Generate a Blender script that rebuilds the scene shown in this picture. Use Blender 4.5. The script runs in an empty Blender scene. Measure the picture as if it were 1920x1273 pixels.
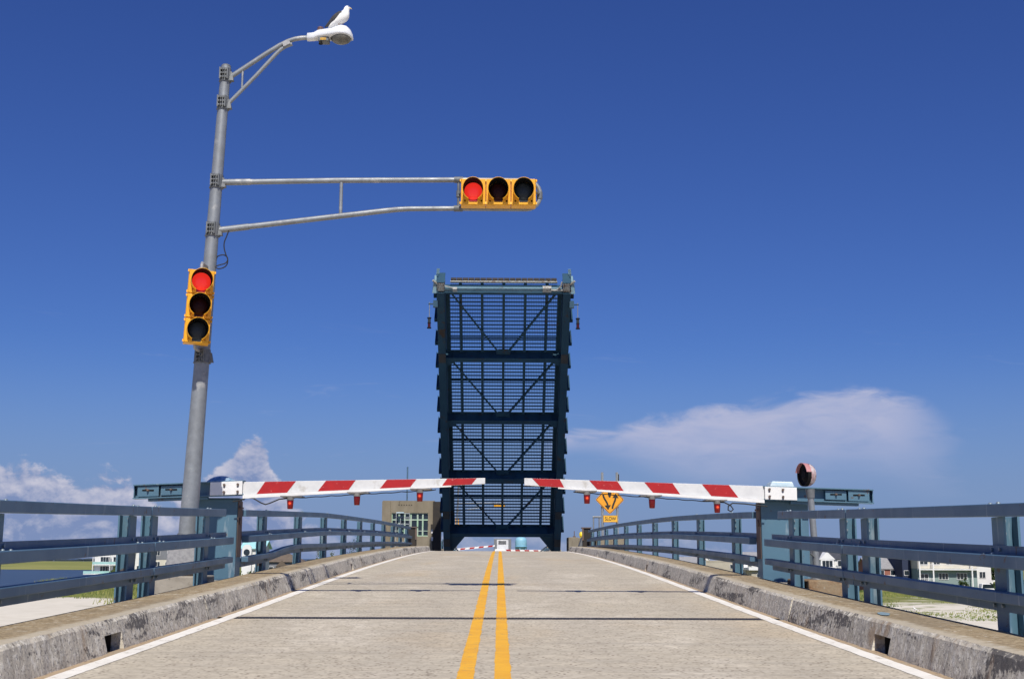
import bpy, bmesh, math, random
import numpy as np
from mathutils import Vector, Matrix, noise as mnoise

random.seed(7)
scene = bpy.context.scene
C = scene.collection

# ------------------------------------------------------------------ camera
# World: X right across the road, Y along the road, Z up; camera eye at the origin.
F_PX, W_PX, H_PX = 2360.0, 1920.0, 1273.0
PITCH = math.atan((1048 - 636.5) / F_PX)
YAW = math.atan((960 - 938.5) / F_PX / math.cos(PITCH))
ROLL = math.radians(0.2)
fwd = Vector((math.sin(YAW) * math.cos(PITCH), math.cos(YAW) * math.cos(PITCH), math.sin(PITCH)))
rgt = Vector((math.cos(YAW), -math.sin(YAW), 0))
upv = rgt.cross(fwd)
r2 = math.cos(ROLL) * rgt + math.sin(ROLL) * upv
u2 = math.cos(ROLL) * upv - math.sin(ROLL) * rgt
cam_d = bpy.data.cameras.new('camera')
cam = bpy.data.objects.new('camera', cam_d)
C.objects.link(cam)
cam.matrix_world = Matrix((r2, u2, -fwd)).transposed().to_4x4()
cam_d.sensor_width = 36.0
cam_d.lens = 36.0 * F_PX / W_PX
cam_d.clip_start = 0.1
cam_d.clip_end = 40000
scene.camera = cam

# ------------------------------------------------------------------ sky, sun, exposure
SUN_EL, SUN_AZ = math.radians(50), math.radians(176.5)   # behind the camera, a little to its right
SKY_STRENGTH = 0.085
world = bpy.data.worlds.new('World')
scene.world = world
world.use_nodes = True


class NT:
    """tiny node-graph helper"""
    def __init__(s, tree):
        s.t = tree
        tree.nodes.clear()

    def node(s, kind, **kw):
        n = s.t.nodes.new(kind)
        for k, v in kw.items():
            setattr(n, k, v)
        return n

    def put(s, sock, v):
        if v is None:
            return
        if isinstance(v, bpy.types.NodeSocket):
            s.t.links.new(v, sock)
        else:
            if sock.type == 'RGBA' and len(v) == 3:
                v = (*v, 1)
            sock.default_value = v

    def m(s, op, a, b=None, c=None, clamp=False):
        n = s.node('ShaderNodeMath', operation=op, use_clamp=clamp)
        for i, v in enumerate((a, b, c)):
            s.put(n.inputs[i], v)
        return n.outputs[0]

    def sm(s, v, lo, hi, to0=0.0, to1=1.0):
        n = s.node('ShaderNodeMapRange', interpolation_type='SMOOTHSTEP')
        for i, q in enumerate((v, lo, hi, to0, to1)):
            s.put(n.inputs[i], q)
        return n.outputs[0]

    def lin(s, v, lo, hi, to0=0.0, to1=1.0):
        n = s.node('ShaderNodeMapRange')
        for i, q in enumerate((v, lo, hi, to0, to1)):
            s.put(n.inputs[i], q)
        return n.outputs[0]

    def mix(s, f, a, b, blend='MIX'):
        n = s.node('ShaderNodeMix', data_type='RGBA', blend_type=blend)
        s.put(n.inputs['Factor'], f)
        s.put(n.inputs[6], a)
        s.put(n.inputs[7], b)
        return n.outputs[2]

    def noise(s, vec, scale, detail=4, rough=0.55, dist=0.0, out=0):
        n = s.node('ShaderNodeTexNoise')
        s.put(n.inputs['Vector'], vec)
        n.inputs['Scale'].default_value = scale
        n.inputs['Detail'].default_value = detail
        n.inputs['Roughness'].default_value = rough
        n.inputs['Distortion'].default_value = dist
        return n.outputs[out]

    def comb(s, x, y, z=0.0):
        n = s.node('ShaderNodeCombineXYZ')
        for i, v in enumerate((x, y, z)):
            s.put(n.inputs[i], v)
        return n.outputs[0]

    def sep(s, v):
        n = s.node('ShaderNodeSeparateXYZ')
        s.put(n.inputs[0], v)
        return n.outputs

    def scalev(s, v, sc):
        n = s.node('ShaderNodeMapping')
        s.put(n.inputs[0], v)
        n.inputs['Scale'].default_value = sc
        return n.outputs[0]


def build_sky():
    g = NT(world.node_tree)
    sky = g.node('ShaderNodeTexSky', sky_type='NISHITA')
    sky.sun_disc = False
    sky.sun_elevation = SUN_EL
    sky.sun_rotation = SUN_AZ
    sky.air_density = 1.0
    sky.dust_density = 0.35
    sky.ozone_density = 4.0
    sky.altitude = 0
    hs = g.node('ShaderNodeHueSaturation')
    hs.inputs['Hue'].default_value = 0.517
    hs.inputs['Saturation'].default_value = 1.1
    hs.inputs['Value'].default_value = 0.85
    g.put(hs.inputs['Color'], sky.outputs[0])
    bg = g.node('ShaderNodeBackground')
    g.put(bg.inputs[0], g.mix(1.0, hs.outputs[0], (0.50, 0.72, 1.12), 'MULTIPLY'))
    bg.inputs[1].default_value = SKY_STRENGTH
    # clouds, laid out by compass bearing u and elevation v, both in degrees
    d = g.sep(g.node('ShaderNodeTexCoord').outputs['Generated'])
    u = g.m('MULTIPLY', g.m('ARCTAN2', d[0], d[1]), 57.2958)
    v = g.m('MULTIPLY', g.m('ARCSINE', d[2]), 57.2958)
    uv = g.comb(u, v, 0.0)

    def bump(c, w, h):
        q = g.m('DIVIDE', g.m('SUBTRACT', u, c), w)
        return g.m('MULTIPLY', g.m('POWER', 2.718, g.m('MULTIPLY', g.m('MULTIPLY', q, q), -1.0)), h)

    n_big = g.noise(g.comb(u, 0.0, 3.0), 0.11, 2, 0.5)
    n_bil = g.noise(g.scalev(uv, (1, 1.35, 1)), 0.62, 10, 0.6, 0.25)
    n_bil2 = g.noise(g.scalev(g.comb(g.m('ADD', u, 0.16), g.m('ADD', v, 0.34)), (1, 1.35, 1)), 0.62, 10, 0.6, 0.25)
    H = g.m('ADD', g.m('MULTIPLY', n_big, 2.0), 0.2)
    for c, w, h in ((-20.5, 3.6, 2.35), (-16.2, 1.6, 1.35), (17.5, 7.0, -1.7), (-10.9, 0.9, 0.9), (-11.6, 2.5, 3.5), (-18.0, 2.0, 0.3), (-27, 4, 2.4), (-38, 5, 2.0), (34, 6, 2.0)):
        H = g.m('ADD', H, bump(c, w, h))
    top = g.m('SUBTRACT', H, v)
    edge = g.m('ADD', top, g.m('MULTIPLY', g.m('SUBTRACT', n_bil, 0.5), 3.1))
    cum = g.sm(edge, 0.0, 0.42)
    body = g.sm(v, -0.5, 2.6, 0.58, 0.86)          # the bank thins into haze towards the horizon
    soft = g.sm(u, -9.5, -6.0, 1.0, 0.4)
    cum = g.m('MULTIPLY', g.m('MULTIPLY', cum, body), soft)
    lit = g.m('ADD', g.m('MULTIPLY', g.m('SUBTRACT', n_bil, n_bil2), 3.6), g.sm(edge, 2.6, 0.2, 0.06, 0.62))
    lit = g.m('MULTIPLY', lit, 1.0, clamp=True)
    ccol = g.mix(lit, (0.205, 0.27, 0.48), (0.60, 0.59, 0.69))
    # the long soft anvil of cloud on the right
    w1 = g.noise(g.scalev(uv, (0.6, 2.2, 1)), 0.55, 7, 0.6, 0.6)
    wis = g.m('MULTIPLY', g.m('SUBTRACT', w1, 0.5), 1.9)
    upper = g.m('ADD', g.m('ADD', 5.45, g.m('MULTIPLY', u, 0.155)), g.m('MULTIPLY', g.m('POWER', g.m('MAXIMUM', g.m('SUBTRACT', u, 14.5), 0.0), 2.0), -0.075))
    dep = g.m('ADD', g.m('SUBTRACT', upper, v), wis)
    a = g.sm(dep, 0.0, 0.85)
    thick = g.m('ADD', 0.9, g.m('MULTIPLY', g.sm(u, 3.0, 11.0), 2.3))
    fade = g.sm(g.m('DIVIDE', g.m('SUBTRACT', upper, v), thick), 0.35, 1.6, 1.0, 0.0)
    a = g.m('MULTIPLY', a, fade)
    a = g.m('MULTIPLY', a, g.sm(g.m('ADD', u, g.m('MULTIPLY', wis, 0.5)), 1.6, 3.3))
    a = g.m('MULTIPLY', a, g.sm(g.m('ADD', u, g.m('MULTIPLY', wis, 1.6)), 17.2, 20.4, 1.0, 0.0))
    a = g.m('MULTIPLY', a, g.lin(w1, 0.3, 0.62, 0.62, 1.0))
    # a few faint wisps
    wn = g.noise(g.scalev(uv, (0.35, 2.6, 1)), 0.5, 6, 0.62, 0.8)
    wp = g.m('MULTIPLY', g.sm(wn, 0.60, 0.82), g.m('MULTIPLY', g.sm(v, 2.0, 4.0), g.sm(v, 12.0, 6.0)))
    wp = g.m('MULTIPLY', wp, 0.35)
    bgc = g.node('ShaderNodeBackground')
    g.put(bgc.inputs[0], ccol)
    bgl = g.node('ShaderNodeBackground')
    bgl.inputs[0].default_value = (0.43, 0.465, 0.655, 1)
    hz = g.node('ShaderNodeBackground')
    hz.inputs[0].default_value = (0.195, 0.27, 0.50, 1)
    hmask = g.m('MULTIPLY', g.sm(v, 10.0, 0.5), 0.8)

    def over(base, top_sh, f):
        n = g.node('ShaderNodeMixShader')
        g.put(n.inputs[0], f)
        g.put(n.inputs[1], base)
        g.put(n.inputs[2], top_sh)
        return n.outputs[0]
    s = over(bg.outputs[0], hz.outputs[0], hmask)
    s = over(s, bgl.outputs[0], wp)
    s = over(s, bgl.outputs[0], a)
    s = over(s, bgc.outputs[0], cum)
    out = g.node('ShaderNodeOutputWorld')
    g.put(out.inputs[0], s)


build_sky()

sun_d = bpy.data.lights.new('sun', 'SUN')
sun_d.energy = 5.0
sun_d.angle = math.radians(0.53)
sun_d.color = (1.0, 0.945, 0.85)
sun = bpy.data.objects.new('sun', sun_d)
C.objects.link(sun)
to_sun = Vector((math.cos(SUN_EL) * math.sin(math.radians(176.5)), math.cos(SUN_EL) * math.cos(math.radians(176.5)), math.sin(SUN_EL)))
sun.rotation_euler = (-to_sun).to_track_quat('-Z', 'Y').to_euler()
sun.location = to_sun * 60

scene.view_settings.view_transform = 'Standard'
scene.view_settings.look = 'None'
scene.view_settings.exposure = 0.0
scene.view_settings.gamma = 1.0
scene.view_settings.use_curve_mapping = False

# ------------------------------------------------------------------ materials
MATS = {}


def pmat(name, c1, c2=None, scale=3.0, rough=0.6, metal=0.0, bump=0.0, bscale=None, c3=None, s3=12.0, t3=(0.58, 0.72),
         detail=6, stretch=(1, 1, 1), emis=None, estr=0.0, rvar=0.0, spec=0.5, bdist=0.02, extra=None):
    """noise-mottled principled material: c1/c2 mottled, c3 in spots"""
    if name in MATS:
        return MATS[name]
    m = bpy.data.materials.new(name)
    m.use_nodes = True
    g = NT(m.node_tree)
    p = g.node('ShaderNodeBsdfPrincipled')
    o = g.node('ShaderNodeOutputMaterial')
    g.put(o.inputs[0], p.outputs[0])
    co = g.node('ShaderNodeTexCoord').outputs['Object']
    vec = g.scalev(co, stretch)
    if c2 is not None:
        n1 = g.noise(vec, scale, detail, 0.6)
        col = g.mix(g.sm(n1, 0.32, 0.68), c1, c2)
    else:
        n1 = None
        col = None
    if c3 is not None:
        n3 = g.noise(vec, s3, 5, 0.62)
        col = g.mix(g.sm(n3, *t3), col if col is not None else c1, c3)
    if extra:
        col = extra(g, co, col if col is not None else c1)
    g.put(p.inputs['Base Color'], col if col is not None else c1)
    p.inputs['Metallic'].default_value = metal
    p.inputs['Specular IOR Level'].default_value = spec
    if rvar and n1 is not None:
        g.put(p.inputs['Roughness'], g.lin(n1, 0.3, 0.7, rough - rvar, rough + rvar))
    else:
        p.inputs['Roughness'].default_value = rough
    if bump:
        b = g.node('ShaderNodeBump')
        b.inputs['Strength'].default_value = bump
        b.inputs['Distance'].default_value = bdist
        g.put(b.inputs['Height'], g.noise(co, bscale or scale * 6, 6, 0.65))
        g.put(p.inputs['Normal'], b.outputs[0])
    if emis is not None:
        g.put(p.inputs['Emission Color'], emis)
        p.inputs['Emission Strength'].default_value = estr
    MATS[name] = m
    return m


def road_extra(g, co, col):
    # pits, tan drift patches, pale worn patches and broad lengthwise tyre bands
    x = g.sep(co)
    v = g.node('ShaderNodeTexVoronoi', voronoi_dimensions='2D')
    g.put(v.inputs['Vector'], g.scalev(co, (1, 0.8, 1)))
    v.inputs['Scale'].default_value = 14
    v.inputs['Randomness'].default_value = 1.0
    pn = g.noise(co, 5, 4, 0.6)
    pits = g.m('MULTIPLY', g.sm(g.m('ADD', v.outputs[0], g.m('MULTIPLY', g.noise(co, 45, 2, 0.5), 0.25)), 0.36, 0.22), g.sm(pn, 0.36, 0.60))
    big = g.noise(g.scalev(co, (0.8, 0.45, 1)), 0.9, 6, 0.62)
    col = g.mix(g.m('MULTIPLY', g.sm(big, 0.5, 0.64), 0.7), col, (0.63, 0.57, 0.465))
    tan = g.noise(g.scalev(co, (0.7, 0.25, 1)), 0.55, 4, 0.6)
    col = g.mix(g.m('MULTIPLY', g.sm(tan, 0.5, 0.66), 0.55), col, (0.53, 0.42, 0.275))
    ax = g.m('ABSOLUTE', x[0])
    gut = g.m('MULTIPLY', g.sm(g.m('ADD', ax, g.m('MULTIPLY', g.m('SUBTRACT', big, 0.5), 0.25)), 3.28, 3.5), 0.75)
    col = g.mix(gut, col, (0.36, 0.235, 0.12))
    streak = g.noise(g.scalev(co, (0.22, 3.2, 1)), 1.2, 5, 0.62)
    col = g.mix(g.m('MULTIPLY', g.sm(streak, 0.5, 0.66), 0.45), col, (0.36, 0.325, 0.27))
    for xc in (-2.55, -0.95, 1.0, 2.6):          # faint tyre paths
        w = g.m('MULTIPLY', g.sm(g.m('ABSOLUTE', g.m('SUBTRACT', x[0], xc)), 0.5, 0.1), g.lin(tan, 0.35, 0.65, 0.05, 0.30))
        col = g.mix(w, col, (0.36, 0.325, 0.275))
    cw = g.noise(co, 1.3, 5, 0.65)
    crk = g.node('ShaderNodeTexVoronoi', voronoi_dimensions='2D', feature='DISTANCE_TO_EDGE')
    g.put(crk.inputs['Vector'], g.comb(g.m('ADD', g.m('MULTIPLY', x[0], 0.35), g.m('MULTIPLY', cw, 0.5)), g.m('ADD', g.m('MULTIPLY', x[1], 0.16), g.m('MULTIPLY', cw, 0.35)), 0.0))
    crk.inputs['Scale'].default_value = 1.0
    ck = g.m('MULTIPLY', g.sm(crk.outputs[0], 0.007, 0.002), g.sm(cw, 0.48, 0.58))
    col = g.mix(g.m('MULTIPLY', ck, 0.55), col, (0.16, 0.13, 0.10))
    fine = g.noise(co, 9.0, 8, 0.72)
    col = g.mix(g.sm(fine, 0.40, 0.58, 0.5, 0.0), col, (0.32, 0.275, 0.21))
    col = g.mix(g.m('MULTIPLY', pits, 0.85), col, (0.14, 0.105, 0.08))
    return col


M_ROAD = pmat('road_concrete', (0.54, 0.48, 0.375), (0.48, 0.43, 0.34), 2.2, 0.85, bump=0.35, bscale=60, spec=0.25, bdist=0.006, extra=road_extra)


def worn(base):
    def f(g, co, col):
        n = g.noise(co, 7, 8, 0.7)
        n2 = g.noise(co, 40, 3, 0.6)
        k = g.m('MULTIPLY', g.sm(g.m('ADD', g.m('MULTIPLY', n, 0.7), g.m('MULTIPLY', n2, 0.3)), 0.545, 0.63), 0.75)
        return g.mix(k, col, base)
    return f


M_WHITEPAINT = pmat('road_paint_white', (0.80, 0.77, 0.71), (0.72, 0.69, 0.63), 3, 0.7, spec=0.3, extra=worn((0.36, 0.31, 0.25)))
M_YELLOWPAINT = pmat('road_paint_yellow', (0.80, 0.43, 0.035), (0.72, 0.36, 0.035), 2.5, 0.7, spec=0.3, extra=worn((0.36, 0.26, 0.13)))


def kerb_face_extra(g, co, col):
    # scuffed paint and tar: a patch mask breaks into dark specks, pale flakes and runs
    patch = g.noise(g.scalev(co, (1, 0.45, 2.2)), 1.5, 4, 0.6, 0.4)
    speck = g.noise(co, 17, 6, 0.7)
    dark = g.sm(g.m('ADD', g.m('MULTIPLY', patch, 1.25), g.m('MULTIPLY', speck, 0.9)), 1.13, 1.24)
    flake = g.noise(co, 12, 7, 0.7)
    col = g.mix(g.m('MULTIPLY', g.sm(flake, 0.5, 0.57), 0.8), col, (0.74, 0.70, 0.61))
    chip = g.noise(co, 34, 5, 0.7)
    col = g.mix(g.m('MULTIPLY', g.sm(chip, 0.53, 0.62), 0.7), col, (0.17, 0.155, 0.14))
    col = g.mix(g.m('MULTIPLY', dark, 0.88), col, (0.085, 0.08, 0.082))
    rust = g.noise(g.scalev(co, (1, 1.2, 0.5)), 1.9, 6, 0.65)
    col = g.mix(g.m('MULTIPLY', g.sm(rust, 0.58, 0.70), 0.6), col, (0.30, 0.19, 0.10))
    st = g.noise(g.scalev(co, (1, 7.5, 0.3)), 1.3, 4, 0.6)
    return g.mix(g.m('MULTIPLY', g.sm(st, 0.55, 0.66), 0.35), col, (0.16, 0.14, 0.12))


M_KERBFACE = pmat('kerb_face_concrete', (0.60, 0.545, 0.45), (0.48, 0.44, 0.365), 2.4, 0.9, bump=0.7, bscale=24, spec=0.2, bdist=0.02, extra=kerb_face_extra)


def kerb_top_extra(g, co, col):
    n = g.noise(co, 20, 7, 0.72)
    col = g.mix(g.m('MULTIPLY', g.sm(n, 0.49, 0.58), 0.75), col, (0.155, 0.115, 0.062))
    n2 = g.noise(co, 9, 7, 0.72)
    col = g.mix(g.m('MULTIPLY', g.sm(n2, 0.56, 0.63), 0.7), col, (0.55, 0.50, 0.42))
    n3 = g.noise(g.scalev(co, (1.5, 0.4, 1)), 0.9, 6, 0.65)
    col = g.mix(g.m('MULTIPLY', g.sm(n3, 0.47, 0.62), 0.5), col, (0.20, 0.165, 0.12))
    x = g.sep(co)
    rim = g.m('MULTIPLY', g.sm(g.m('ADD', g.m('ABSOLUTE', x[0]), g.m('MULTIPLY', n2, -0.2)), 3.68, 3.56), 0.7)
    return g.mix(rim, col, (0.50, 0.45, 0.36))


M_KERBTOP = pmat('kerb_top_concrete', (0.37, 0.295, 0.195), (0.31, 0.24, 0.15), 3, 0.92, bump=0.6, bscale=38, spec=0.15, bdist=0.012, extra=kerb_top_extra)
M_CONC = pmat('old_concrete', (0.27, 0.235, 0.175), (0.20, 0.17, 0.12), 1.2, 0.9, bump=0.4, bscale=16, c3=(0.11, 0.09, 0.06), s3=2.2, spec=0.2, stretch=(1, 1, 0.4))
M_CONCGREY = pmat('grey_concrete', (0.33, 0.30, 0.255), (0.25, 0.225, 0.19), 3, 0.9, bump=0.4, bscale=22, c3=(0.12, 0.105, 0.085), s3=9, spec=0.2)
M_RUSTBLOCK = pmat('stained_concrete', (0.27, 0.21, 0.14), (0.20, 0.10, 0.045), 2.2, 0.95, bump=0.8, bscale=26, c3=(0.36, 0.32, 0.26), s3=14, spec=0.15)


def blue_extra(g, co, col):
    n = g.noise(g.scalev(co, (2, 2, 0.8)), 2.4, 7, 0.66)
    col = g.mix(g.m('MULTIPLY', g.sm(n, 0.55, 0.75), 0.45), col, (0.12, 0.20, 0.25))
    drip = g.noise(g.scalev(co, (3, 9, 0.6)), 1.6, 5, 0.65)
    col = g.mix(g.m('MULTIPLY', g.sm(drip, 0.61, 0.70), 0.55), col, (0.30, 0.36, 0.40))
    r = g.noise(co, 4.5, 7, 0.7)
    col = g.mix(g.m('MULTIPLY', g.sm(r, 0.615, 0.65), 0.8), col, (0.10, 0.055, 0.03))
    d = g.noise(g.scalev(co, (1, 0.25, 1)), 1.1, 5, 0.6)
    return g.mix(g.m('MULTIPLY', g.sm(d, 0.5, 0.7), 0.35), col, (0.05, 0.085, 0.13))


M_BLUE = pmat('blue_painted_steel', (0.082, 0.158, 0.238), (0.068, 0.136, 0.212), 1.5, 0.5, rvar=0.08, bump=0.06, bscale=30, bdist=0.004, extra=blue_extra)
M_BLUE2 = pmat('teal_painted_steel', (0.080, 0.168, 0.235), (0.066, 0.142, 0.205), 1.6, 0.5, rvar=0.08, bump=0.06, bscale=30, bdist=0.004, extra=blue_extra)
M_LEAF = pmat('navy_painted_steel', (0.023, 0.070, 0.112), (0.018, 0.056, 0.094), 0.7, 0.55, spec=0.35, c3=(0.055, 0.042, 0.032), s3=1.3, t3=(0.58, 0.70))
M_LEAFTIP = pmat('sunlit_leaf_steel', (0.17, 0.285, 0.35), (0.12, 0.215, 0.27), 1.5, 0.5, c3=(0.14, 0.10, 0.07), s3=5)  # leaf paint made paler, sunlight put into its colour
M_MACH = pmat('weathered_machine_paint', (0.42, 0.43, 0.40), (0.30, 0.31, 0.29), 6, 0.6, c3=(0.18, 0.10, 0.06), s3=9, t3=(0.5, 0.66))
M_GALV = pmat('galvanised_steel', (0.27, 0.29, 0.305), (0.21, 0.225, 0.24), 7, 0.5, metal=0.35, rvar=0.1, bump=0.04, bscale=50, c3=(0.40, 0.40, 0.39), s3=3)
M_GALVD = pmat('dull_aluminium', (0.17, 0.18, 0.19), (0.12, 0.13, 0.135), 9, 0.6, metal=0.25)
M_BOXALU = pmat('cast_aluminium', (0.34, 0.34, 0.345), (0.25, 0.25, 0.26), 22, 0.6, metal=0.2, bump=0.2, bscale=60, bdist=0.004)
M_BLACK = pmat('black_rubber', (0.012, 0.012, 0.013), rough=0.6)
M_DARK = pmat('stained_steel_and_shade', (0.02, 0.018, 0.016), (0.035, 0.027, 0.02), 2, 0.75)
M_RUST = pmat('rusty_steel', (0.15, 0.105, 0.085), (0.10, 0.075, 0.065), 5, 0.8, c3=(0.20, 0.09, 0.04), s3=8, bump=0.2, bscale=40, stretch=(1, 1, 0.5))
M_SIGYEL = pmat('signal_yellow', (0.80, 0.40, 0.015), (0.72, 0.34, 0.012), 5, 0.42, bump=0.05, bscale=60, c3=(0.50, 0.22, 0.02), s3=9, t3=(0.66, 0.8))
M_SIGBLK = pmat('visor_black', (0.006, 0.006, 0.007), rough=0.75, spec=0.2)
M_LENSRED = pmat('lens_red_lit', (0.5, 0.01, 0.01), rough=0.3, emis=(0.95, 0.035, 0.022), estr=0.75)
M_LENSAMB = pmat('lens_amber_off', (0.028, 0.006, 0.005), rough=0.4, spec=0.12)
M_LENSGRN = pmat('lens_green_off', (0.035, 0.042, 0.048), rough=0.35, spec=0.2)
M_WHITE = pmat('white_gate_paint', (0.78, 0.78, 0.76), (0.70, 0.70, 0.69), 4, 0.5, c3=(0.55, 0.53, 0.49), s3=7, t3=(0.62, 0.8))
M_WHITEREF = pmat('white_reflective_sheet', (0.64, 0.645, 0.64), (0.58, 0.585, 0.585), 9, 0.45, c3=(0.46, 0.44, 0.40), s3=4.5, t3=(0.57, 0.70))
M_RED = pmat('red_reflective_sheet', (0.40, 0.010, 0.010), (0.34, 0.008, 0.010), 5, 0.45, c3=(0.50, 0.10, 0.09), s3=15, t3=(0.63, 0.67))
M_SIGNY = pmat('sign_yellow', (0.76, 0.33, 0.015), (0.70, 0.29, 0.012), 4, 0.5)
M_SIGNY2 = pmat('plaque_yellow', (0.82, 0.45, 0.04), (0.76, 0.40, 0.03), 4, 0.5)
M_SIGNBLK = pmat('sign_black', (0.015, 0.014, 0.013), rough=0.55)
M_GLASS = pmat('dark_window_glass', (0.02, 0.03, 0.04), rough=0.08, spec=0.6)
M_GREENFR = pmat('mint_window_frame', (0.32, 0.52, 0.34), (0.42, 0.50, 0.42), 3, 0.6)
M_GULLW = pmat('white_feathers', (0.80, 0.80, 0.78), (0.72, 0.72, 0.70), 14, 0.8)
M_GULLB = pmat('slate_feathers', (0.03, 0.03, 0.035), (0.05, 0.05, 0.055), 20, 0.8)
M_BEAK = pmat('bird_beak', (0.65, 0.50, 0.25), rough=0.5)
M_LEG = pmat('bird_leg', (0.25, 0.17, 0.12), rough=0.6)
M_COBRA = pmat('white_luminaire', (0.72, 0.74, 0.76), (0.66, 0.68, 0.70), 5, 0.45, c3=(0.80, 0.80, 0.80), s3=8)
M_COBRALENS = pmat('luminaire_lens', (0.16, 0.15, 0.125), (0.10, 0.10, 0.09), 9, 0.15)
M_PALEBLUE = pmat('pale_blue_cover', (0.45, 0.60, 0.66), (0.60, 0.70, 0.74), 6, 0.4)
M_TARP = pmat('blue_plastic_cover', (0.10, 0.22, 0.36), (0.50, 0.62, 0.70), 9, 0.35, bump=0.5, bscale=20)


def lamp_mat(name, lit):
    """red beacon lens; a lit one glows from its bulb"""
    m = bpy.data.materials.new(name)
    m.use_nodes = True
    g = NT(m.node_tree)
    p = g.node('ShaderNodeBsdfPrincipled')
    o = g.node('ShaderNodeOutputMaterial')
    g.put(o.inputs[0], p.outputs[0])
    co = g.sep(g.node('ShaderNodeTexCoord').outputs['Object'])
    ribs = g.m('SINE', g.m('MULTIPLY', co[2], 420))
    col = g.mix(g.sm(ribs, -0.6, 0.6), (0.09, 0.002, 0.003), (0.17, 0.005, 0.006))
    g.put(p.inputs['Base Color'], col)
    p.inputs['Roughness'].default_value = 0.18
    if lit:
        q = g.m('ADD', g.m('POWER', g.m('DIVIDE', co[0], 0.022), 2.0), g.m('POWER', g.m('DIVIDE', g.m('ADD', co[2], 0.125), 0.022), 2.0))
        e = g.m('POWER', 2.718, g.m('MULTIPLY', q, -1.0))
        g.put(p.inputs['Emission Color'], g.mix(e, (0.5, 0.0, 0.0), (1.0, 0.12, 0.03)))
        g.put(p.inputs['Emission Strength'], g.m('ADD', g.m('MULTIPLY', e, 1.5), 0.03))
    return m


M_LAMPLIT = lamp_mat('beacon_lens_lit', True)
M_LAMPOFF = lamp_mat('beacon_lens_off', False)


# ------------------------------------------------------------------ mesh helpers
ORIGIN = {}


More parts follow.
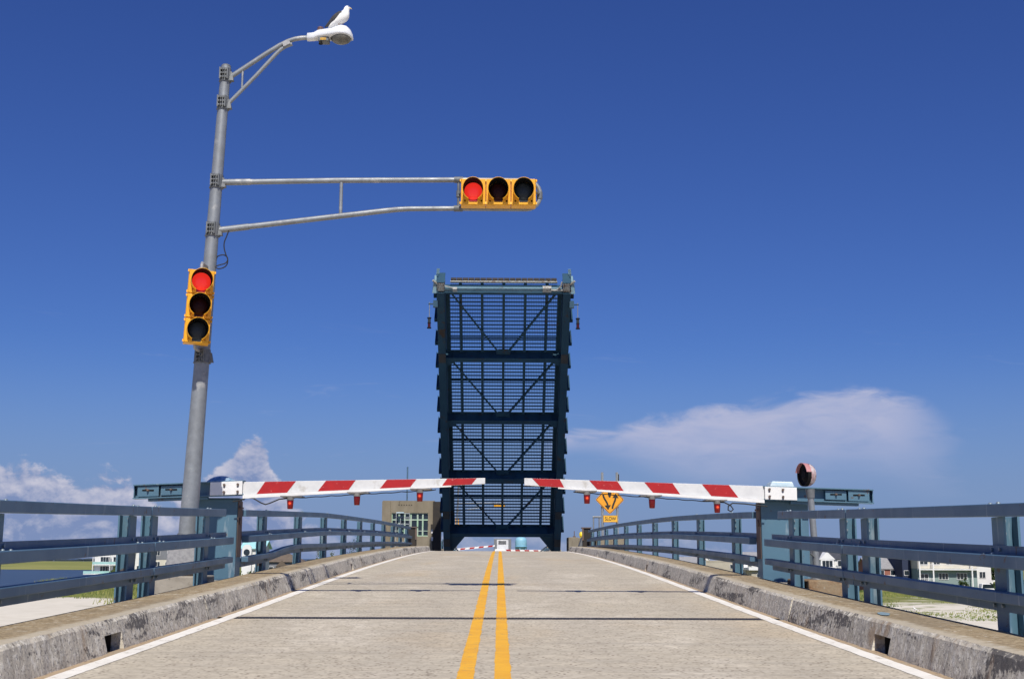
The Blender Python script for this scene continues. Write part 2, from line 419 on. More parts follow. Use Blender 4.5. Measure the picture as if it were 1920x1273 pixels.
class MB:
    """collects shapes (world coordinates, or through the mapping f) into ONE mesh object"""
    def __init__(s, f=None):
        s.v, s.fc, s.mi, s.sm, s.f, s.cur, s.smooth = [], [], [], [], f, 0, False

    def add(s, vs, fs):
        b = len(s.v)
        s.v += [tuple(s.f(*p)) if s.f else tuple(p) for p in vs]
        for q in fs:
            s.fc.append([b + i for i in q])
            s.mi.append(s.cur)
            s.sm.append(s.smooth)
        return s

    def box(s, x0, x1, y0, y1, z0, z1):
        x0, x1 = min(x0, x1), max(x0, x1)
        y0, y1 = min(y0, y1), max(y0, y1)
        z0, z1 = min(z0, z1), max(z0, z1)
        vs = [(x0, y0, z0), (x1, y0, z0), (x1, y1, z0), (x0, y1, z0), (x0, y0, z1), (x1, y0, z1), (x1, y1, z1), (x0, y1, z1)]
        return s.add(vs, [(0, 3, 2, 1), (4, 5, 6, 7), (0, 1, 5, 4), (1, 2, 6, 5), (2, 3, 7, 6), (3, 0, 4, 7)])

    def hexa(s, vs):
        return s.add(vs, [(0, 3, 2, 1), (4, 5, 6, 7), (0, 1, 5, 4), (1, 2, 6, 5), (2, 3, 7, 6), (3, 0, 4, 7)])

    def prism_xz(s, poly, y0, y1):
        """poly: (x,z) counter-clockwise seen from -Y (the camera side)"""
        n = len(poly)
        vs = [(x, y0, z) for x, z in poly] + [(x, y1, z) for x, z in poly]
        fs = [tuple(range(n)), tuple(range(2 * n - 1, n - 1, -1))]
        for i in range(n):
            j = (i + 1) % n
            fs.append((i, n + i, n + j, j))
        return s.add(vs, fs)

    def tube(s, pts, r, n=10, cap=True, closed=False):
        pts = [Vector(p) for p in pts]
        k = len(pts)
        rs = r if isinstance(r, (list, tuple)) else [r] * k
        vs = []
        prev = None
        for i, p in enumerate(pts):
            if i == 0:
                t = pts[1] - pts[0]
            elif i == k - 1:
                t = pts[-1] - pts[-2]
            else:
                t = (pts[i + 1] - p).normalized() + (p - pts[i - 1]).normalized()
            t = t.normalized()
            if prev is None:
                a = Vector((0, 1, 0)) if abs(t.y) < 0.9 else Vector((1, 0, 0))
                prev = a
            bx = (prev - t * prev.dot(t)).normalized()
            by = t.cross(bx)
            prev = bx
            for j in range(n):
                an = 2 * math.pi * j / n
                vs.append(p + bx * rs[i] * math.cos(an) + by * rs[i] * math.sin(an))
        fs = []
        for i in range(k - 1):
            for j in range(n):
                j2 = (j + 1) % n
                fs.append((i * n + j, i * n + j2, (i + 1) * n + j2, (i + 1) * n + j))
        sm = s.smooth
        s.smooth = True
        s.add(vs, fs)
        s.smooth = sm
        if cap:
            s.add([vs[j] for j in range(n)], [tuple(range(n - 1, -1, -1))])
            s.add([vs[(k - 1) * n + j] for j in range(n)], [tuple(range(n))])
        return s

    def loft(s, rings, cap=True, smooth=True):
        n = len(rings[0])
        vs = [p for r in rings for p in r]
        fs = []
        for i in range(len(rings) - 1):
            for j in range(n):
                j2 = (j + 1) % n
                fs.append((i * n + j, i * n + j2, (i + 1) * n + j2, (i + 1) * n + j))
        if cap:
            fs.append(tuple(range(n - 1, -1, -1)))
            fs.append(tuple((len(rings) - 1) * n + j for j in range(n)))
        sm = s.smooth
        s.smooth = smooth
        s.add(vs, fs)
        s.smooth = sm
        return s

    def dome(s, c, rx, ry, rz, nu=16, nv=6):
        vs, fs = [], []
        for i in range(nv + 1):
            a = math.pi / 2 * i / nv
            for j in range(nu):
                b = 2 * math.pi * j / nu
                vs.append((c[0] + rx * math.cos(a) * math.cos(b), c[1] + ry * math.cos(a) * math.sin(b), c[2] + rz * math.sin(a)))
        for i in range(nv):
            for j in range(nu):
                j2 = (j + 1) % nu
                fs.append((i * nu + j, i * nu + j2, (i + 1) * nu + j2, (i + 1) * nu + j))
        sm = s.smooth
        s.smooth = True
        s.add(vs, fs)
        s.smooth = sm
        return s

    def build(s, name, mat, parent=None, bevel=0.0, loc=None, recalc=True):
        me = bpy.data.meshes.new(name)
        if parent is not None:
            o0 = ORIGIN[parent.name]
        else:
            o0 = Vector(loc) if loc is not None else Vector((0, 0, 0))
        me.from_pydata([(p[0] - o0.x, p[1] - o0.y, p[2] - o0.z) for p in s.v], [], s.fc)
        for m in (mat if isinstance(mat, (list, tuple)) else [mat]):
            me.materials.append(m)
        me.polygons.foreach_set('material_index', s.mi)
        me.polygons.foreach_set('use_smooth', s.sm)
        if recalc:
            bm = bmesh.new()
            bm.from_mesh(me)
            bmesh.ops.recalc_face_normals(bm, faces=bm.faces)
            bm.to_mesh(me)
            bm.free()
        me.update()
        o = bpy.data.objects.new(name, me)
        C.objects.link(o)
        if parent is not None:
            o.parent = parent
        else:
            o.location = o0
        ORIGIN[o.name] = o0
        if bevel:
            b = o.modifiers.new('bevel', 'BEVEL')
            b.width = bevel
            b.segments = 2
            b.limit_method = 'ANGLE'
            b.angle_limit = math.radians(40)
        return o


def tag(o, label, cat, group=None, kind=None):
    o['label'] = label
    o['category'] = cat
    if group:
        o['group'] = group
    if kind:
        o['kind'] = kind
    return o


def thing(name, loc, label, cat, group=None):
    o = bpy.data.objects.new(name, None)
    o.empty_display_size = 0.2
    C.objects.link(o)
    o.location = loc
    ORIGIN[o.name] = Vector(loc)
    return tag(o, label, cat, group)


def copy_tree(o, parent=None):
    c = o.copy()
    C.objects.link(c)
    ORIGIN[c.name] = ORIGIN[o.name].copy()
    c.parent = parent
    for ch in list(o.children):
        copy_tree(ch, c)
    return c


def struct(o, label, cat):
    return tag(o, label, cat, kind='structure')


def lerp(a, b, t):
    return a + (b - a) * t


# ------------------------------------------------------------------ road profile
_T = [(-40, -2.25), (-15, -1.58), (0, -1.175), (5, -1.04), (10, -.90), (16, -.735), (23, -.505), (31, -.26), (39, -.06), (47, .12), (55, .265), (63, .38), (66, .415), (72, .46), (78, .475)]
_T = _T + [(156 - a, b) for a, b in reversed(_T[:-1])] + [(300, -4.9)]
_TY = [a for a, b in _T]
_TZ = [b for a, b in _T]
_fy = np.arange(-40, 300, 0.25)
_fz = np.interp(_fy, _TY, _TZ)
_k = np.ones(33) / 33
_fz = np.convolve(np.pad(_fz, 16, 'edge'), _k, 'valid')


def rz(y):
    return float(np.interp(y, _fy, _fz))


def rail_h(y, side=-1):
    y = 156 - y if y > 78 else y
    h = float(np.interp(y, [31, 60], [1.36, 1.15]))
    if side > 0:
        h += float(np.interp(y, [22, 31, 45, 60], [0, -.05, -.075, -.12]))
    return h


def kerb_h(y):
    y = 156 - y if y > 78 else y
    return float(np.interp(y, [25, 62], [0.30, 0.25]))


def yrange(y0, y1, near=0.25, far=1.0):
    ys, y = [y0], y0
    while True:
        y += near if y < 24 else far
        if y >= y1 - 0.05:
            break
        ys.append(y)
    return ys + [y1]


# ------------------------------------------------------------------ ground, water, far land
def smooth(e0, e1, x):
    t = max(0.0, min(1.0, (x - e0) / (e1 - e0)))
    return t * t * (3 - 2 * t)


def ground_z(x, y):
    z = -6.9 + 0.55 * mnoise.noise(Vector((x * 0.021, y * 0.021, 1.3))) + 0.25 * mnoise.noise(Vector((x * 0.09, y * 0.09, 4.0)))
    # open water to the left beyond the beach
    wob = 9 * mnoise.noise(Vector((x * 0.012, y * 0.012, 9)))
    d = min(y - 318 + wob, -(x + 116 + 0.215 * (y - 300)) + wob)
    z -= 2.2 * smooth(-14, 20, d)
    # the channel under the lifting span
    z -= 3.2 * smooth(26, 12, abs(y - 76 + 0.02 * x))
    z -= 3 * smooth(1500, 1600, y)
    return z


def build_ground():
    xs = np.concatenate([np.linspace(-1400, -240, 24), np.linspace(-220, 220, 111), np.linspace(240, 1400, 24)])
    ys = np.concatenate([np.linspace(-300, -40, 10), np.linspace(-30, 420, 114), np.linspace(430, 1700, 60)])
    m = MB()
    m.smooth = True
    nx = len(xs)
    vs = [(x, y, ground_z(x, y)) for y in ys for x in xs]
    fs = [(j * nx + i, j * nx + i + 1, (j + 1) * nx + i + 1, (j + 1) * nx + i) for j in range(len(ys) - 1) for i in range(nx - 1)]
    m.add(vs, fs)

    def ex(g, co, col):
        x = g.sep(co)
        patch = g.noise(co, 0.035, 7, 0.62)
        right = g.sm(x[0], -20.0, 40.0)
        far_r = g.sm(x[1], 175.0, 235.0)
        far_l = g.sm(x[1], 205.0, 250.0)
        far = g.m('ADD', g.m('MULTIPLY', far_r, right), g.m('MULTIPLY', far_l, g.m('SUBTRACT', 1.0, right)))
        k = g.sm(g.m('ADD', patch, g.m('MULTIPLY', far, 0.30)), 0.58, 0.72)
        k = g.m('MULTIPLY', k, g.sm(x[2], -8.0, -7.3))
        k = g.m('MULTIPLY', k, g.sm(x[1], 120.0, 190.0))
        sp = g.noise(co, 0.22, 9, 0.72)
        k2 = g.m('MULTIPLY', g.m('MULTIPLY', g.sm(sp, 0.5, 0.6), right), g.m('MULTIPLY', g.sm(x[1], 140.0, 165.0), 0.75))
        k = g.m('MAXIMUM', k, k2)
        gn = g.noise(co, 0.5, 6, 0.7)
        gcol = g.mix(g.sm(gn, 0.35, 0.65), (0.10, 0.135, 0.035), (0.26, 0.25, 0.085))
        return g.mix(k, col, gcol)
    sand = pmat('beach_sand', (0.66, 0.615, 0.525), (0.60, 0.555, 0.465), 0.3, 0.95, bump=0.3, bscale=1.5, bdist=0.08, spec=0.1, extra=ex)
    o = m.build('ground', sand, recalc=False)
    struct(o, 'pale beach sand with patches of dune grass below the bridge', 'ground')


build_ground()


def sheet(name, pts, z, mat):
    m = MB()
    m.add([(x, y, z) for x, y in pts], [tuple(range(len(pts)))])
    return m.build(name, mat, recalc=False)


M_WATER = pmat('water', (0.030, 0.046, 0.066), (0.038, 0.056, 0.078), 0.02, 0.3, bump=0.6, bscale=0.6, bdist=0.25, spec=0.10)
struct(sheet('water', [(-16000, -600), (16000, -600), (16000, 20000), (-16000, 20000)], -7.85, M_WATER), 'dark blue inlet water reaching to the horizon', 'water')


def build_marsh():
    m = MB()
    n = 90
    near = []
    far = []
    for i in range(n + 1):
        x = lerp(-1900, -150, i / n)
        near.append((x, 830 + 60 * mnoise.noise(Vector((x * 0.004, 3, 1))) + 18 * mnoise.noise(Vector((x * 0.02, 3, 1))), -7.75))
        far.append((x, 2500 + 200 * mnoise.noise(Vector((x * 0.003, 8, 1))), -7.75))
    top_n = [(x, y + 4, -7.2) for x, y, z in near]
    top_f = [(x, y, -6.9) for x, y, z in far]
    k = n + 1
    vs = near + top_n + top_f
    fs = []
    for i in range(n):
        fs.append((i, i + 1, k + i + 1, k + i))
        fs.append((k + i, k + i + 1, 2 * k + i + 1, 2 * k + i))
    m.add(vs, fs)
    mm = pmat('marsh_grass', (0.20, 0.21, 0.06), (0.29, 0.28, 0.10), 0.012, 0.95, c3=(0.11, 0.145, 0.045), s3=0.02, t3=(0.5, 0.6), stretch=(0.35, 1, 1), spec=0.1)
    o = m.build('marsh', mm, recalc=False)
    struct(o, 'flat yellow green salt marsh across the water on the left', 'marsh')


build_marsh()


def build_treeline():
    m = MB()
    rnd = random.Random(5)
    for i in range(420):
        x = lerp(-3400, 4200, i / 419) + rnd.uniform(-8, 8)
        y = 3100 + rnd.uniform(-60, 60)
        h = rnd.uniform(3.0, 7.5) + 2 * mnoise.noise(Vector((x * 0.003, 0, 0)))
        w = rnd.uniform(10, 20)
        rings = []
        for t, k in ((0, 0.9), (0.35, 1.0), (0.7, 0.75), (1.0, 0.15)):
            rings.append([(x + w * k * math.cos(a) * rnd.uniform(0.8, 1.2), y + w * k * math.sin(a), -7.8 + h * t) for a in [j * math.pi / 3 for j in range(6)]])
        m.loft(rings, smooth=False)
    o = m.build('far_wood', pmat('far_foliage', (0.035, 0.05, 0.06), (0.05, 0.065, 0.075), 0.02, 0.95, spec=0.1), recalc=False)
    tag(o, 'low dark line of woods along the horizon', 'woods', kind='stuff')


build_treeline()

# ------------------------------------------------------------------ the approach spans: deck, road, kerbs, markings
GAP0, GAP1 = 65.5, 88.0


def strip(m, ys, xa, xb, off):
    """a sheet on the road between xa and xb (numbers or functions of y)"""
    vs = []
    for y in ys:
        a = xa(y) if callable(xa) else xa
        b = xb(y) if callable(xb) else xb
        vs += [(a, y, rz(y) + off), (b, y, rz(y) + off)]
    m.smooth = True
    m.add(vs, [(2 * i, 2 * i + 1, 2 * i + 3, 2 * i + 2) for i in range(len(ys) - 1)])


JY = 16.05
m = MB()
strip(m, yrange(-14, JY - 0.12), -3.56, 3.56, 0)
strip(m, yrange(JY + 0.12, GAP0), -3.56, 3.56, 0)
road = m.build('road', M_ROAD, recalc=False)
struct(road, 'worn pale concrete roadway climbing to the open span', 'road')
m = MB()
strip(m, yrange(GAP1, 250), -3.56, 3.56, 0)
struct(m.build('road', M_ROAD, recalc=False), 'far concrete roadway beyond the lifted span', 'road')


def wavy(x0, amp, seed):
    return lambda y: x0 + amp * mnoise.noise(Vector((y * 2.1, seed, 0))) + amp * 0.6 * mnoise.noise(Vector((y * 7.0, seed, 5)))


for x0, x1, nm, mt, sd in ((-3.44, -3.28, 'edge_line', M_WHITEPAINT, 1), (3.28, 3.44, 'edge_line', M_WHITEPAINT, 2),
                           (-0.325, -0.195, 'centre_line', M_YELLOWPAINT, 3), (-0.035, 0.095, 'centre_line', M_YELLOWPAINT, 4)):
    m = MB()
    strip(m, yrange(-14, GAP0 - 0.02, 0.12, 0.5), wavy(x0, 0.011, sd), wavy(x1, 0.011, sd + 20), 0.004)
    m.build(nm, mt, road, recalc=False)

# toothed steel expansion joint across both lanes
m = MB()
ny = 150
for side in (-1, 1):
    for i in range(ny):
        xa = lerp(-3.26, 3.26, i / ny)
        xb = lerp(-3.26, 3.26, (i + 0.86) / ny)
        y0, y1 = (JY - 0.15, JY - 0.02) if side < 0 else (JY + 0.02, JY + 0.15)
        sh = 0.0 if side < 0 else 0.02
        m.box(xa + sh, xb + sh, y0, y1 + (0.06 if i % 2 else 0.0) * (1 if side < 0 else 0), rz(JY) - 0.05, rz(JY) + 0.005 + 0.0275 * (0.5 * (y0 + y1) - JY))
m.box(-3.5, 3.5, JY - 0.24, JY + 0.24, rz(JY) - 0.16, rz(JY) - 0.06)
jm = pmat('joint_steel', (0.03, 0.03, 0.04), (0.045, 0.042, 0.05), 5, 0.7)
j = m.build('expansion_joint', jm, road)
j['kind'] = 'stuff'

# deck slab and its girders
for (y0, y1, lab) in ((-14, GAP0, 'concrete deck slab carrying the near road'), (GAP1, 250, 'concrete deck slab carrying the far road')):
    m = MB()
    ys = yrange(y0, y1, 1.0, 2.0)
    prof = [(-4.22, -0.03), (4.22, -0.03), (4.22, -0.42), (-4.22, -0.42)]
    m.loft([[(x, y, rz(y) + z) for x, z in prof] for y in ys], smooth=False)
    for gx in (-3.2, -1.1, 1.1, 3.2):
        m.loft([[(gx + dx, y, rz(y) + z) for dx, z in ((-0.22, -0.43), (0.22, -0.43), (0.22, -1.35), (-0.22, -1.35))] for y in ys], smooth=False)
    struct(m.build('bridge_deck', M_CONCGREY), lab, 'bridge deck')
for y0, y1, zt in ((-1, 0.4, -2.7), (30, 31.2, -1.75), (61, 65.3, -1.1), (84.2, 95, -1.2), (124, 125.2, -1.8)):
    m = MB()
    m.box(-4.9, 4.9, y0, y1, -13, zt)
    m.box(-5.1, 5.1, y0 - 0.15, y1 + 0.15, zt, zt + 0.12)
    struct(m.build('bridge_pier', M_CONC), {-1: 'concrete pier under the near deck', 30: 'concrete pier midway under the near approach', 61: 'concrete pier at the near side of the channel',
            84.2: 'concrete pier carrying the raised span', 124: 'concrete pier under the far approach'}[y0], 'pier')


def kerb(side, y0, y1, holes, joints, nm, lab):
    cuts = sorted([(a, b, 'hole') for a, b in holes] + [(a, b, 'gap') for a, b in joints])
    segs, y = [], y0
    for a, b, k in cuts:
        segs.append((y, a, 'solid'))
        if k == 'hole':
            segs.append((a, b, 'hole'))
        y = b
    segs.append((y, y1, 'solid'))
    m = MB()

    def jit(y, k):
        if y > 40:
            return 0.0
        return 0.010 * mnoise.noise(Vector((y * 2.3, k * 5.1, side * 3.0))) + 0.009 * mnoise.noise(Vector((y * 6.7, k * 3.3, side)))

    def ring(y, lo, back):
        h = kerb_h(y)
        z = rz(y)
        pr = []
        b0 = 3.52 + jit(y, 1)
        if back is not None:
            b0 = back
        pts = [(b0 if lo < 0.1 else lerp(3.52, 3.60, lo / 0.26) + jit(y, 1), (-0.05 if lo < 0.1 else lo)),
               (3.595 + jit(y, 2), h - 0.045 + jit(y, 3)), (3.625 + jit(y, 4), h - 0.013 + jit(y, 6) * 0.5), (3.70 + jit(y, 4), h + jit(y, 5) * 0.4),
               (4.22, h), (4.26, h - 0.05), (4.26, -0.62 if lo < 0.1 else lo), (4.0, -0.62 if lo < 0.1 else lo)]
        return [(side * x, y, z + q) for x, q in pts]
    for a, b, k in segs:
        ys = yrange(a, b, 0.14, 0.7)
        if k == 'solid':
            rings = [ring(y, 0, None) for y in ys]
        else:
            rings = [ring(y, 0.155, None) for y in ys]
        n = len(rings[0])
        base = len(m.v)
        m.v += [p for r in rings for p in r]
        for i in range(len(rings) - 1):
            for j2 in range(n):
                jn = (j2 + 1) % n
                f = [base + i * n + j2, base + i * n + jn, base + (i + 1) * n + jn, base + (i + 1) * n + j2]
                m.fc.append(f)
                m.mi.append(1 if j2 in (2, 3) else 0)
                m.sm.append(False)
        for i0 in (0, len(rings) - 1):
            m.fc.append([base + i0 * n + q for q in range(n)])
            m.mi.append(0)
            m.sm.append(False)
        if k == 'hole':
            m.cur = 2  # drain lining coloured dark to stand in for shade inside the hole
            m.box(side * 4.1, side * 4.26, a, b, rz(a) - 0.62, rz(a) + 0.15)
            m.box(side * 3.54, side * 4.1, a, b, rz(a) - 0.3, rz(a) - 0.045)
            m.box(side * 3.64, side * 4.1, a, b, rz(a) + 0.145, rz(a) + 0.154)
            m.box(side * 3.66, side * 4.1, a, a + 0.004, rz(a) - 0.04, rz(a) + 0.144)
            m.box(side * 3.66, side * 4.1, b - 0.004, b, rz(a) - 0.04, rz(a) + 0.144)
            m.cur = 0
    o = m.build(nm, [M_KERBFACE, M_KERBTOP, M_DARK])
    struct(o, lab, 'kerb')
    return o


HOLES = [(11.72, 12.22), (30.75, 31.05), (46.0, 46.3)]
JOINTS = [(15.68, 15.735)]
kerb_left = kerb(-1, -14, GAP0 - 0.1, HOLES, JOINTS, 'kerb_left', 'weathered tan topped concrete kerb along the left of the road')
kerb_right = kerb(1, -14, GAP0 - 0.1, HOLES, JOINTS, 'kerb_right', 'weathered tan topped concrete kerb along the right of the road')
kerb(-1, GAP1, 250, [], [], 'kerb_left_far', 'kerb beyond the lifted span on the left')
kerb(1, GAP1, 250, [], [], 'kerb_right_far', 'kerb beyond the lifted span on the right')
for sd, par in ((-1, kerb_left), (1, kerb_right)):
    m = MB()
    zr = rz(15.7)
    sec = [(3.533, 0.0), (3.606, 0.245), (3.65, 0.285), (3.71, 0.293), (4.2, 0.293), (4.2, 0.0)]
    m.loft([[(sd * x, y, zr + z) for x, z in sec] for y in (15.681, 15.734)], smooth=False)
    m.build('joint_filler', pmat('joint_filler_dark', (0.06, 0.07, 0.08), (0.03, 0.025, 0.022), 4, 0.8), par)
# blue paint splash on the right kerb top
m = MB()
poly = []
for i in range(18):
    a = 2 * math.pi * i / 18
    r = 1 + 0.25 * mnoise.noise(Vector((math.cos(a) * 2, math.sin(a) * 2, 3)))
    poly.append((3.82 + 0.06 * r * math.cos(a) + 0.045 * math.sin(a), 12.75 + 0.22 * r * math.sin(a)))
m.add([(x, y, rz(y) + kerb_h(y) + 0.006) for x, y in poly], [tuple(range(18))])
m.build('paint_splash', pmat('spilt_blue_paint', (0.22, 0.31, 0.36), (0.18, 0.26, 0.31), 8, 0.7), kerb_right)


# corbels that carry the things standing outside the railings
def corbel(x0, x1, y0, y1, z1, mat, lab, name='concrete_plinth'):
    m = MB()
    m.box(x0, x1, y0, y1, -1.5, z1)
    t = m.build(name, mat, loc=((x0 + x1) / 2, (y0 + y1) / 2, z1), bevel=0.02)
    tag(t, lab, 'plinth')
    return t


corbel(-5.12, -4.46, 18.75, 20.1, -0.262, M_CONCGREY, 'grey concrete plinth under the tall signal pole')
corbel(4.50, 5.22, 18.6, 20.0, -0.285, M_RUSTBLOCK, 'rust stained concrete plinth under the warning bell post')
corbel(-5.3, -4.45, 20.3, 21.6, -0.35, M_CONCGREY, 'concrete ledge under the left barrier gate housing')
corbel(4.45, 5.4, 20.3, 21.6, -0.35, M_CONCGREY, 'concrete ledge under the right barrier gate housing')


# ------------------------------------------------------------------ bridge railings
def railing(side, y0, y1, posts, lab, bend=False, top_cut=0.0, split_mat=M_BLUE, simple=False):
    zc = rz(y0) + kerb_h(y0)
    t = thing('bridge_railing', (side * 4.32, y0, zc), lab, 'railing', 'blue steel bridge railings')
    ys = yrange(y0, y1, 0.5, 1.0)

    def bent(y):
        if not bend:
            return 0.0
        return float(np.interp(y, [21, 22.6, 23.6, 25.4, 26.6, 28, 31, 40], [-.035, -.03, -.03, .045, .06, .045, .0, .0]))

    def bar(nm, xa, xb, za, zb, b=False, y_top=None):
        m = MB()
        yy = ys if y_top is None or y_top >= y1 else [q for q in ys if q < y_top] + [y_top]
        m.loft([[(side * x, y, rz(y) + rail_h(y, side) + z + (bent(y) if b else 0)) for x, z in ((xa, zb), (xb, zb), (xb, za), (xa, za))] for y in yy], smooth=False)
        return m.build(nm, split_mat, t, bevel=0.008 if not simple else 0)
    bar('top_rail', 4.24, 4.37, -0.11, 0.0, y_top=y1 - top_cut)
    mr = bar('middle_rail', 4.18, 4.30, -0.54, -0.43)
    m = MB()
    m.loft([[(side * x, y, rz(y) + rail_h(y, side) + z) for x, z in ((4.303, -.355), (4.318, -.355), (4.318, -.5), (4.303, -.5))] for y in ys], smooth=False)
    m.build('back_plate', split_mat, mr)
    lr = bar('lower_rail', 4.18, 4.30, -0.825, -0.735, True)
    m = MB()
    m.loft([[(side * x, y, rz(y) + rail_h(y, side) + bent(y) + z) for x, z in ((4.303, -.76), (4.318, -.76), (4.318, -.91), (4.303, -.91))] for y in ys], smooth=False)
    m.build('back_plate', split_mat, lr)
    for y in posts:
        zb = rz(y) - 0.35
        zt = rz(y) + rail_h(y, side) - 0.112
        m = MB()
        dp = 0.13
        m.box(side * 4.322, side * 4.342, y - dp, y + dp, zb + 0.02, zt)
        m.box(side * 4.445, side * 4.465, y - dp, y + dp, zb + 0.02, zt)
        m.box(side * 4.342, side * 4.445, y - 0.012, y + 0.012, zb + 0.02, zt)
        m.box(side * 4.27, side * 4.321, y - 0.15, y + 0.15, zb + 0.03, zb + 0.28)
        m.build('post', M_BLUE2, t)
    if not simple:
        m = MB()
        for y in posts:
            z = rz(y) + rail_h(y, side)
            for dy in (-0.09, 0.09):
                m.dome((side * 4.305, y + dy, z), 0.022, 0.022, 0.018, 8, 3)
                m.dome((side * 4.23, y + dy, z - 0.43), 0.018, 0.018, 0.016, 8, 3)
                m.tube([(side * 4.303, y + dy, z - 0.39), (side * 4.285, y + dy, z - 0.39)], 0.016, 8)
                m.tube([(side * 4.303, y + dy, z - 0.865 + bent(y)), (side * 4.28, y + dy, z - 0.865 + bent(y))], 0.017, 8)
                m.tube([(side * 4.37, y - 0.012, z - 0.20 + dy * 0.6), (side * 4.37, y - 0.045, z - 0.20 + dy * 0.6)], 0.014, 8)
        b = m.build('bolts', pmat('bolt_steel', (0.22, 0.27, 0.30), rough=0.5, metal=0.4), t)
        b['kind'] = 'stuff'
    return t


LA = [-6.0, 0.0, 5.6, 11.0, 15.05]
LB = [16.0, 18.85]
LC = [23.55, 27.75, 31.8, 35.9, 40.0, 44.1, 48.2, 52.3, 56.4, 60.2]
railing(-1, -8, 15.52, LA, 'blue three bar railing on the left kerb nearest the camera')
railing(-1, 15.55, 20.1, LB, 'short blue railing between the left joint and left gate housing', top_cut=0.35)
railing(-1, 21.28, 61.0, LC, 'long blue railing on the left with a kinked lower bar', bend=True)
railing(1, -8, 15.52, LA, 'blue three bar railing on the right kerb nearest the camera')
railing(1, 15.55, 20.1, LB, 'short blue railing between the right joint and right gate housing', top_cut=0.75)
railing(1, 21.28, 61.0, LC, 'long blue railing on the right with paint flaked posts')
for sd, w in ((-1, 'left'), (1, 'right')):
    railing(sd, 97, 134, [98, 102, 106, 110, 114, 118, 122, 126, 130], 'far blue railing beyond the lifted span on the %s' % w, simple=True)
for sd, w in ((-1, 'left'), (1, 'right')):
    y = 61.6
    t = thing('end_post', (sd * 4.2, y, rz(y) + 0.25), 'dark battered end post where the %s railing stops' % w, 'post')
    m = MB()
    m.box(sd * 4.02, sd * 4.40, y - 0.2, y + 0.25, rz(y) + 0.24, rz(y) + 1.12)
    m.build('post', M_DARK, t, bevel=0.03)
    m = MB()
    m.box(sd * 3.96, sd * 4.44, y - 0.26, y + 0.3, rz(y) + 1.12, rz(y) + 1.17)
    m.box(sd * 3.98, sd * 4.06, y - 0.24, y - 0.19, rz(y) + 0.55, rz(y) + 1.1)
    m.build('cap_plate', M_RUST, t)

# ------------------------------------------------------------------ barrier gates
GY = 20.62     # front face of the arms


